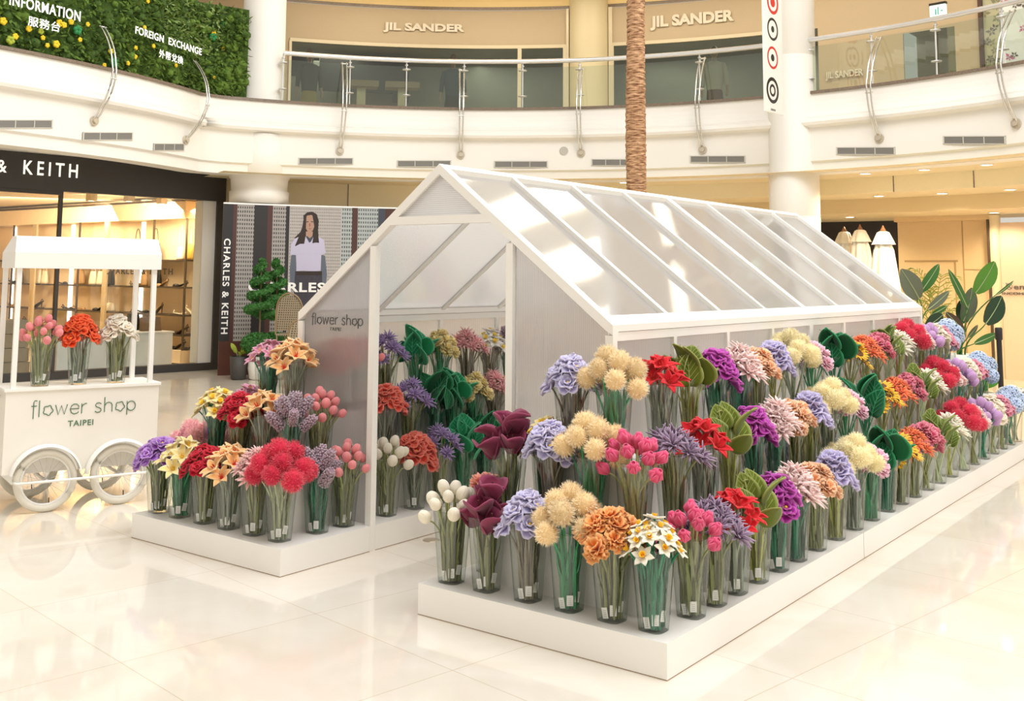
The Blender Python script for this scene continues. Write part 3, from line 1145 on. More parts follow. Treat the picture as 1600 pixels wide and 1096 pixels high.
rz_ = lambda x: ZE + (x - H0) * SL if x <= MIDX else ZE + (H1 - x) * SL
TH = 0.062                                   # vertical thickness of the gable rafters
for gi, (ya, yb, yp) in enumerate(((YG, YG + 0.058, YG + 0.046), (YG + LH - 0.058, YG + LH, YG + LH - 0.012))):
    yq = yp - 0.046 if gi == 0 else YG + LH - 0.05
    e = (0, yb - ya, 0)
    for sgn in (-1, 1):
        x0 = H0 if sgn < 0 else H1
        poly = [(x0, ya, ZE), (MIDX, ya, ZR), (MIDX, ya, ZR - TH), (x0 - sgn * 0.046, ya, ZE + 0.046 * SL - TH), (x0, ya, ZE - 0.055)]
        gbuild(MB().prism(poly, e), 'gable_rafter', FRAME)
        xa, xb = sorted((x0, x0 - sgn * 0.046))
        gbuild(MB().box((xa, yq, Z3), (xb, yq + 0.046, ZE - 0.055)), 'corner_post', FRAME)
        xd = DL if sgn < 0 else DR
        xa, xb = sorted((xd, xd + sgn * 0.046))
        ztop = min(rz_(xa), rz_(xb)) - TH
        gbuild(MB().box((xa, yq, 0.0 if gi == 0 else 0.75), (xb, yq + 0.046, ztop)), 'door_post', FRAME)
        # fluted panel, cut to the steps of the stand
        m_ = lambda x: x if sgn < 0 else (H0 + H1) - x
        pin = DL - 0.046
        zs = Z1 + 0.004
        prof = [(H0 + 0.046, Z3 + 0.003), (0.915, Z3 + 0.003), (0.915, Z2 + 0.003), (1.145, Z2 + 0.003), (1.145, zs), (pin, zs), (pin, rz_(pin) - TH), (H0 + 0.046, rz_(H0 + 0.046) - TH)]
        gbuild(MB().prism([(m_(x), yq + 0.018, z) for x, z in prof], (0, 0.008, 0)).sides(0 if gi == 0 else 1), 'gable_panel', PC_WALL)
    x_t = H0 + (1.956 + TH - ZE) / SL
    x_u = H0 + (2.006 + TH - ZE) / SL
    gbuild(MB().prism([(x_t, yq, 1.956), (H0 + H1 - x_t, yq, 1.956), (H0 + H1 - x_u, yq, 2.006), (x_u, yq, 2.006)], (0, 0.046, 0)), 'tie_beam', FRAME)
    gbuild(MB().prism([(x_u, yq + 0.018, 2.006), (H0 + H1 - x_u, yq + 0.018, 2.006), (MIDX, yq + 0.018, ZR - TH)], (0, 0.008, 0)).sides(0 if gi == 0 else 1), 'gable_panel', PC_GABLE)
    if gi == 1:
        gbuild(MB().prism([(DL, yq + 0.018, 0.75), (DR, yq + 0.018, 0.75), (DR, yq + 0.018, 1.956), (DL, yq + 0.018, 1.956)], (0, 0.008, 0)).sides(1), 'gable_panel', PC_WALL)
gbuild(MB().prism([(MIDX - 0.035, YG + 0.058, ZR - 0.027), (MIDX, YG + 0.058, ZR), (MIDX + 0.035, YG + 0.058, ZR - 0.027), (MIDX + 0.02, YG + 0.058, ZR - 0.085), (MIDX - 0.02, YG + 0.058, ZR - 0.085)], (0, LH - 0.116, 0)), 'ridge_beam', FRAME)
PITCHY = LH / 8
sn, cs = SL / sqrt(1 + SL * SL), 1 / sqrt(1 + SL * SL)
for sgn in (-1, 1):
    x0 = H0 if sgn < 0 else H1
    nrm = Vec((sgn * sn, 0, cs))
    dn = Vec((sgn * cs, 0, -sn))             # down the slope
    top = Vec((MIDX, 0, ZR))
    Ls = (Vec((x0, 0, ZE)) - top).length
    for k in range(1, 8):
        y = YG + PITCHY * k
        wd = 0.038 if k != 4 else 0.07
        a = top + dn * 0.045 - nrm * 0.024
        b = top + dn * (Ls - 0.01) - nrm * 0.024
        gbuild(MB().bar(a + Vec((0, y, 0)), b + Vec((0, y, 0)), wd, 0.046, nrm), 'roof_rafter', FRAME)
    for k in range(8):
        ya, yb = YG + PITCHY * k + (0.058 if k == 0 else 0.02), YG + PITCHY * (k + 1) - (0.058 if k == 7 else 0.02)
        a = top + dn * 0.05 - nrm * 0.036
        b = top + dn * (Ls - 0.05) - nrm * 0.036
        q = nrm * 0.008
        vs = [a + Vec((0, ya, 0)), b + Vec((0, ya, 0)), b + Vec((0, yb, 0)), a + Vec((0, yb, 0))]
        gbuild(MB().prism(vs, q).sides(1), 'roof_panel', PC_ROOF)
    # eave: roof edge strip, groove, wall head
    xo = x0
    mb = MB().prism([(xo, 0, ZE), (xo - sgn * 0.06, 0, ZE + 0.06 * SL), (xo - sgn * 0.06, 0, ZE - 0.036), (xo, 0, ZE - 0.036)], (0, LH - 0.116, 0))
    mb.V = [(v[0], v[1] + YG + 0.058, v[2]) for v in mb.V]
    gbuild(mb, 'eave_strip', FRAME)
    xa, xb = sorted((xo - sgn * 0.006, xo - sgn * 0.046))
    gbuild(MB().box((xa, YG + 0.046, ZE - 0.085), (xb, YG + LH - 0.05, ZE - 0.039)), 'wall_head', FRAME)
    gbuild(MB().box((xa, YG + 0.046, Z3), (xb, YG + LH - 0.05, Z3 + 0.035)), 'wall_sill', FRAME)
    for k in range(1, 8):
        y = YG + PITCHY * k
        wd = 0.018 if k != 4 else 0.034
        gbuild(MB().box((xa, y - wd, Z3 + 0.035), (xb, y + wd, ZE - 0.085)), 'wall_stud', FRAME)
    for k in range(8):
        ya, yb = YG + PITCHY * k + (0.047 if k == 0 else 0.02), YG + PITCHY * (k + 1) - (0.052 if k == 7 else 0.02)
        xm = xo - sgn * 0.03
        gbuild(MB().box((xm - 0.004, ya, Z3 + 0.036), (xm + 0.004, yb, ZE - 0.086)).sides(3 if sgn > 0 else 5), 'wall_panel', PC_SIDE)

# hand-drawn logo: single-stroke letters, flower shaped o
STROKES = {
    'f': (0.72, [[(0.55, 1.85), (0.42, 1.93), (0.28, 1.86), (0.22, 1.65), (0.22, -0.25)], [(0.0, 1.0), (0.52, 1.0)]]),
    'l': (0.42, [[(0.05, 1.92), (0.05, -0.12)]]),
    'w': (1.42, [[(0, 1), (0.28, 0.02), (0.58, 0.92), (0.88, 0.02), (1.16, 1)]]),
    'e': (1.16, [[(0.04, 0.52), (0.90, 0.52), (0.88, 0.78), (0.68, 0.98), (0.40, 0.99), (0.14, 0.82), (0.03, 0.5), (0.14, 0.16), (0.42, 0.0), (0.72, 0.05), (0.88, 0.2)]]),
    'r': (0.72, [[(0.02, 1.0), (0.02, 0.0)], [(0.02, 0.6), (0.16, 0.88), (0.36, 1.0), (0.52, 0.99)]]),
    's': (0.98, [[(0.66, 0.86), (0.46, 0.99), (0.2, 0.96), (0.06, 0.78), (0.16, 0.6), (0.4, 0.5), (0.62, 0.38), (0.68, 0.2), (0.52, 0.03), (0.26, 0.0), (0.02, 0.14)]]),
    'h': (1.12, [[(0.02, 1.92), (0.02, 0)], [(0.02, 0.64), (0.2, 0.92), (0.46, 1.0), (0.7, 0.9), (0.8, 0.66), (0.8, 0)]]),
    'p': (1.0, [[(0.02, 1.0), (0.02, -0.42)], [(0.02 + 0.44 - 0.44 * cos(t * pi / 9), 0.5 + 0.49 * sin(t * pi / 9)) for t in range(19)]]),
    'o': (1.22, [[(0.5 + (0.44 + 0.055 * cos(5 * (t * pi / 25) + 0.6)) * cos(t * pi / 25), 0.5 + (0.46 + 0.055 * cos(5 * (t * pi / 25) + 0.6)) * sin(t * pi / 25)) for t in range(51)]]),
    ' ': (0.62, []),
}


def logo(mb, org, ex, ey, width, wt=0.055):
    ex, ey = Vec(ex).normalized(), Vec(ey).normalized()
    ez = ex.cross(ey)
    tot = sum(STROKES[c][0] for c in 'flower shop') - 0.25
    s = width / tot
    x = 0
    for c in 'flower shop':
        adv, st = STROKES[c]
        for pl in st:
            mb.tube([Vec(org) + ex * ((x + a) * s) + ey * ((b if b < 1 else 1 + (b - 1) * 0.58) * s) + ez * 0.001 for a, b in pl], wt * s, 5)
        x += adv
    return mb


GRN = mat('green logo print', (0.10, 0.20, 0.11), 0.7)
GREY = mat('grey logo print', (0.10, 0.105, 0.095), 0.7)
mb = MB()
yl = YG + 0.0155
a, b = ony(487, 505.5, yl), ony(565.5, 506.5, yl)
logo(mb, a, (1, 0, 0), (0, 0, 1), b.x - a.x, 0.085)
gbuild(mb, 'lettering', GREY)
mb = MB()
a, b = ony(516, 517, yl), ony(533, 517, yl)
plane_text(mb, 'TAIPEI', (a + b) / 2, (1, 0, 0), (0, 0, 1), b.x - a.x, 0.021, bold=0.0, spacing=1.1)
gbuild(mb, 'lettering', GREY)

# ================================================================== VASES AND FLOWERS
rnd = random.Random(11)
VH, VB, VT = 0.345, 0.056, 0.081


def vase_mesh():
    mb = MB()
    n = 24

    def ring(h, z, k=4.0):
        pts = []
        for i in range(n):
            t = 2 * pi * (i + 0.5) / n
            c, s = cos(t), sin(t)
            r = 1 / (abs(c) ** k + abs(s) ** k) ** (1 / k)
            pts.append(Vec((h * r * c, h * r * s, z)))
        return pts
    levels = [(VB, 0.0), (VB, 0.006), (VB + 0.002, 0.02), ((VB + VT) / 2, VH / 2), (VT, VH)]
    vs, fs = [], []
    for h, z in levels:
        vs += ring(h, z)
    for j in range(len(levels) - 1):
        for i in range(n):
            i2 = (i + 1) % n
            fs.append((j * n + i, j * n + i2, (j + 1) * n + i2, (j + 1) * n + i))
    mb.add(vs, fs, 0, 0, True)
    mb.add(ring(VB, 0.0), [tuple(range(n))[::-1]], 1)
    rim = ring(VT, VH)
    mb.tube(rim + [rim[0]], 0.0013, 4, 1, cap=False)
    return mb.mesh('glass_vase', [GLASS, VEDGE])


VEDGE = clear_glass('vase edge acrylic', (0.90, 0.915, 0.90), (0.66, 0.70, 0.67), 0.9)
VASE = vase_mesh()


# ---- petals
def petal(mb, L, W, tilt, curl, phi, cup=0.25, ruffle=0.0, shape=(0.35, 0.8, 1.0, 0.75, 0.1), base=(0, 0, 0), r0=0.0, th=0.003, mi=0, rt_=(0.0, 1.0), axis=None, edge=True, nu=5, nv=5, z0=0.0):
    """one plush petal: L long, W wide, tilted away from the axis and curled outwards"""
    C, Sn = cos(phi), sin(phi)
    rows, nrm = [], []
    y, z = r0, z0
    tone = []
    P = []
    N = []
    for i in range(nu):
        s = i / (nu - 1)
        a = tilt + curl * s
        if i:
            ds = L / (nu - 1)
            am = tilt + curl * (s - 0.5 / (nu - 1))
            y += sin(am) * ds
            z += cos(am) * ds
        k = s * (len(shape) - 1)
        k0 = min(int(k), len(shape) - 2)
        wd = W * (shape[k0] * (1 - (k - k0)) + shape[k0 + 1] * (k - k0))
        n = Vec((0, -cos(a), sin(a)))
        for j in range(nv):
            t = -1 + 2 * j / (nv - 1)
            p = Vec((t * wd / 2, y, z)) + n * (cup * t * t * wd + ruffle * sin(2.6 * t * pi / 1.3 + phi * 7) * s * W)
            p = Vec((p.x * C - p.y * Sn, p.x * Sn + p.y * C, p.z))
            nn = Vec((n.x * C - n.y * Sn, n.x * Sn + n.y * C, n.z))
            P.append(p)
            N.append(nn)
            ed = 1.0 if (edge and (j in (0, nv - 1) or i == nu - 1)) else 0.0
            tone.append(rt_[0] + (rt_[1] - rt_[0]) * ed)
    vs = [p + n * th / 2 for p, n in zip(P, N)] + [p - n * th / 2 for p, n in zip(P, N)]
    if axis is not None:
        vs = [axis @ v for v in vs]
    vs = [v + Vec(base) for v in vs]
    m = nu * nv
    fs = []
    for i in range(nu - 1):
        for j in range(nv - 1):
            a, b, c, d = i * nv + j, i * nv + j + 1, (i + 1) * nv + j + 1, (i + 1) * nv + j
            fs += [(a, b, c, d), (m + d, m + c, m + b, m + a)]
    per = [j for j in range(nv)] + [i * nv + nv - 1 for i in range(1, nu)] + [(nu - 1) * nv + j for j in range(nv - 2, -1, -1)] + [i * nv for i in range(nu - 2, 0, -1)]
    for q in range(len(per)):
        a, b = per[q], per[(q + 1) % len(per)]
        fs.append((a, m + a, m + b, b))
    mb.add(vs, fs, mi, tone + tone, True)


ROUND = (0.45, 0.85, 1.05, 1.0, 0.55)
POINT = (0.45, 0.9, 1.0, 0.62, 0.02)
STRAP = (0.55, 0.9, 1.0, 0.85, 0.15)
HEART = (0.5, 1.15, 1.0, 0.6, 0.03)


def b_rose(sz, rnd, rings=((3, 0.35, 0.2, 0.55), (5, 0.75, 0.35, 0.85), (6, 1.15, 0.6, 1.0)), ruf=0.07, mi=0):
    mb = MB()
    for q, (n, tilt, curl, k) in enumerate(rings):
        off = rnd.uniform(0, 6)
        for i in range(n):
            petal(mb, sz * k, sz * k * 0.95, tilt + rnd.uniform(-0.12, 0.12), curl + rnd.uniform(-0.15, 0.25), off + 2 * pi * i / n + rnd.uniform(-0.15, 0.15), 0.28, ruf, ROUND, r0=sz * 0.06, th=sz * 0.085, rt_=(0, 0.75), z0=-sz * 0.08 * q)
    mb.ball((0, 0, sz * 0.25), sz * 0.13, 7, 5, 1)
    return mb


def b_pompom(sz, rnd):
    mb = MB()
    mb.ball((0, 0, sz * 0.9), sz * 0.78, 12, 8, 0, 0.0)
    for k in range(620):
        z = rnd.uniform(-1, 1)
        t = rnd.uniform(0, 2 * pi)
        r = sqrt(1 - z * z)
        d = Vec((r * cos(t), r * sin(t), z))
        a = d.cross(Vec((rnd.uniform(-1, 1), rnd.uniform(-1, 1), rnd.uniform(-1, 1)))).normalized()
        L = sz * rnd.uniform(0.88, 1.1)
        c = Vec((0, 0, sz * 0.9))
        tip = c + d * L + a * sz * rnd.uniform(-0.12, 0.12)
        wv = a * sz * 0.055
        bs = c + d * sz * 0.62
        mb.add([bs - wv, bs + wv, tip], [(0, 1, 2)], 0, [0.0, 0.0, 1.0])
    return mb


def b_tulip(sz, rnd):
    mb = MB()
    for q in range(2):
        for i in range(3):
            petal(mb, sz * 2.2, sz * (1.75 - 0.12 * q), 0.80, -1.45, 2 * pi * i / 3 + q * pi / 3, 0.30, 0, (0.45, 1.0, 1.08, 0.85, 0.22), r0=sz * 0.10, th=sz * 0.12, rt_=(0.0, 0.55), nu=7, z0=0.0)
    mb.ball((0, 0, sz * 0.95), (sz * 0.70, sz * 0.70, sz * 0.95), 9, 7, 0, 0.0)
    return mb


def b_bud(sz, rnd):
    mb = MB()
    prof = []
    for i in range(11):
        a = pi * i / 10
        prof.append((max(0.0004, sz * 0.86 * sin(a) ** 0.85 * (1 + 0.10 * cos(a))), sz * 1.0 * (1 - cos(a))))
    mb.lathe(prof, 14, cap=False)
    for i in range(4):
        t = i * pi / 2 + 0.3
        mb.tube([Vec((p[0] * cos(t + 0.35 * k / 10) * 1.0, p[0] * sin(t + 0.35 * k / 10), p[1])) for k, p in enumerate(prof) if 3 < k < 10], sz * 0.035, 4, 0, 1.0)
    return mb


def b_daff(sz, rnd):
    mb = MB()
    for i in range(6):
        petal(mb, sz, sz * 0.62, 1.35, 0.15 * (1 if i % 2 else -1), 2 * pi * i / 6, 0.12, 0, POINT, r0=sz * 0.08, th=sz * 0.10, rt_=(0, 0.6))
    mb.lathe([(sz * 0.12, 0.0), (sz * 0.2, sz * 0.12), (sz * 0.24, sz * 0.3), (sz * 0.32, sz * 0.42), (sz * 0.24, sz * 0.36), (sz * 0.14, sz * 0.1)], 10, (0, 0, 0.002), 1, cap=False)
    mb.ball((0, 0, sz * 0.1), sz * 0.12, 6, 4, 1)
    return mb


def b_lily(sz, rnd, n=6, tilt=0.55, curl=0.9, wd=0.5, shape=POINT, core=True):
    mb = MB()
    for i in range(n):
        petal(mb, sz * rnd.uniform(0.92, 1.08), sz * wd, tilt + rnd.uniform(-0.1, 0.1), curl + rnd.uniform(-0.15, 0.15), 2 * pi * i / n + rnd.uniform(-0.1, 0.1), 0.16, 0.02, shape, r0=sz * 0.05, th=sz * 0.06, rt_=(0, 0.8))
    if core:
        mb.ball((0, 0, sz * 0.12), sz * 0.12, 7, 5, 1)
        for i in range(4):
            a = i * pi / 2
            mb.tube([(0, 0, sz * 0.1), (sz * 0.12 * cos(a), sz * 0.12 * sin(a), sz * 0.5)], sz * 0.022, 4, 1)
    return mb


def b_star(sz, rnd):
    mb = MB()
    for q, (n, t, k) in enumerate(((6, 0.35, 0.75), (8, 0.85, 0.95), (9, 1.25, 1.0))):
        for i in range(n):
            petal(mb, sz * k * rnd.uniform(0.9, 1.1), sz * 0.24, t + rnd.uniform(-0.12, 0.12), 0.25, 2 * pi * i / n + q * 0.35, 0.25, 0, STRAP, r0=sz * 0.05, th=sz * 0.05, rt_=(0, 0.8), nu=4, nv=3)
    return mb


def b_spider(sz, rnd):
    mb = MB()
    for k in range(24):
        z = 1 - 1.15 * (k + 0.5) / 24
        t = k * 2.39996
        tilt = math.acos(max(-1, min(1, z)))
        petal(mb, sz * rnd.uniform(0.8, 1.1), sz * 0.19, tilt * 0.75, 0.45, t, 0.25, 0, STRAP, r0=sz * 0.04, th=sz * 0.05, rt_=(0, 0.9), nu=4, nv=3)
    return mb


def b_carn(sz, rnd, n=26, ruf=0.16):
    mb = MB()
    for k in range(n):
        z = 1 - 1.25 * (k + 0.5) / n
        tilt = math.acos(max(-1, min(1, z)))
        petal(mb, sz * rnd.uniform(0.82, 1.06), sz * 0.62, tilt * 0.9, 0.35, k * 2.39996, 0.12, ruf, (0.25, 0.55, 0.85, 1.1, 0.85), r0=0.0, th=sz * 0.04, rt_=(0, 0.7), nu=4, nv=5)
    return mb


def b_hydr(sz, rnd, n=34):
    mb = MB()
    for k in range(n):
        z = 1 - 1.45 * (k + 0.5) / n
        r = sqrt(max(0, 1 - z * z))
        t = k * 2.39996
        d = Vec((r * cos(t), r * sin(t), z))
        M = d.to_track_quat('Z', 'Y').to_matrix()
        for i in range(4):
            petal(mb, sz * 0.30, sz * 0.30, 1.25, -0.2, i * pi / 2 + k, 0.05, 0, ROUND, base=d * sz * 0.85 + Vec((0, 0, sz * 0.5)), r0=0.0, th=sz * 0.05, rt_=(0, 0.8), axis=M, nu=3, nv=3)
        mb.ball(d * sz * 0.9 + Vec((0, 0, sz * 0.5)), sz * 0.045, 5, 4, 1)
    mb.ball((0, 0, sz * 0.5), sz * 0.8, 9, 6, 0, 0.0)
    return mb


def b_hyac(sz, rnd):
    mb = MB()
    for j in range(5):
        for i in range(6):
            t = 2 * pi * (i + 0.5 * j) / 6
            z = sz * (0.1 + 0.52 * j)
            d = Vec((cos(t), sin(t), 0.15)).normalized()
            rr = sz * (0.50 if j < 4 else 0.28)
            c = d * rr + Vec((0, 0, z))
            M = d.to_track_quat('Z', 'Y').to_matrix()
            for q in range(3):
                petal(mb, sz * 0.36, sz * 0.26, 0.75, 0.9, q * 2.09 + j, 0.2, 0, ROUND, base=c, r0=0.0, th=sz * 0.07, rt_=(0, 0.9), axis=M, nu=3, nv=3)
    mb.tube([(0, 0, 0), (0, 0, sz * 2.4)], sz * 0.4, 8)
    return mb


def b_calla(sz, rnd):
    mb = MB()
    petal(mb, sz * 1.35, sz * 1.15, 0.45, 0.9, 0.0, 0.34, 0.03, (0.35, 0.85, 1.1, 0.85, 0.04), r0=0.0, th=sz * 0.06, rt_=(0, 0.6), nu=8, nv=7)
    petal(mb, sz * 1.1, sz * 1.0, 0.35, 0.7, pi * 0.9, 0.36, 0.03, (0.35, 0.85, 1.1, 0.8, 0.05), r0=0.0, th=sz * 0.06, rt_=(0, 0.6), nu=8, nv=7)
    mb.tube([(0, 0, 0), (0, sz * 0.05, sz * 0.4), (0, sz * 0.1, sz * 0.85)], [sz * 0.07, sz * 0.07, sz * 0.04], 6, 1)
    return mb


def b_leaf(sz, rnd, jag=False):
    mb = MB()
    L, W = sz * 1.7, sz * 1.35
    sh = (0.55, 1.05, 1.1, 1.0, 0.75, 0.45, 0.03) if not jag else (0.4, 0.9, 0.8, 0.95, 0.6, 0.5, 0.03)
    tilt, curl = 0.12, 0.75
    petal(mb, L, W, tilt, curl, 0.0, 0.14, 0.012, sh, r0=0.0, th=sz * 0.05, rt_=(0, 0.8), nu=9, nv=9)
    # raised veins along the leaf
    pts, y, z = [], 0.0, 0.0
    mid = []
    for i in range(13):
        s = i / 12
        a = tilt + curl * s
        mid.append((Vec((0, y, z)), Vec((0, -cos(a), sin(a)))))
        y += sin(a) * L / 12
        z += cos(a) * L / 12
    off = sz * 0.03
    mb.tube([p + n * off for p, n in mid], [sz * 0.03 * (1 - 0.6 * i / 12) for i in range(13)], 4, 0, 1.0)
    for i in (1, 3, 5, 7):
        p, n = mid[i]
        q, n2 = mid[min(12, i + 4)]
        for sg in (-1, 1):
            k = i / 12 * (len(sh) - 1)
            wloc = W * 0.40 * (1 - 0.45 * i / 12)
            e = q + Vec((sg * wloc, 0, 0)) + n2 * (off + 0.14 * wloc * wloc / W * 2.2)
            c = p.lerp(e, 0.5) + n * off * 1.2
            mb.tube([p + n * off, c, e], sz * 0.014, 4, 0, 1.0)
    return mb


def b_sun(sz, rnd):
    mb = MB()
    for q, (n, t) in enumerate(((13, 1.2), (12, 1.45))):
        for i in range(n):
            petal(mb, sz * 0.62, sz * 0.26, t, 0.1, 2 * pi * (i + 0.5 * q) / n, 0.1, 0, POINT, r0=sz * 0.40, th=sz * 0.04, rt_=(0, 0.8), nu=4, nv=3)
    mb.lathe([(sz * 0.46, -0.005), (sz * 0.47, sz * 0.08), (sz * 0.36, sz * 0.15), (sz * 0.001, sz * 0.12)], 16, mi=1, cap=False)
    for k in range(30):
        r = sz * 0.42 * sqrt((k + 0.5) / 30)
        t = k * 2.39996
        mb.ball((r * cos(t), r * sin(t), sz * 0.13), sz * 0.05, 5, 4, 1)
    return mb


STEMC = {'green': (0.08, 0.42, 0.19), 'olive': (0.38, 0.41, 0.17), 'pale': (0.58, 0.64, 0.40), 'brown': (0.36, 0.31, 0.21), 'grey': (0.42, 0.48, 0.35), 'deep': (0.04, 0.29, 0.15), 'lime': (0.52, 0.54, 0.14)}
STEM_M = {k: cloth('stem ' + k, c, tuple(min(1, x * 1.5 + 0.03) for x in c), 0.2) for k, c in STEMC.items()}

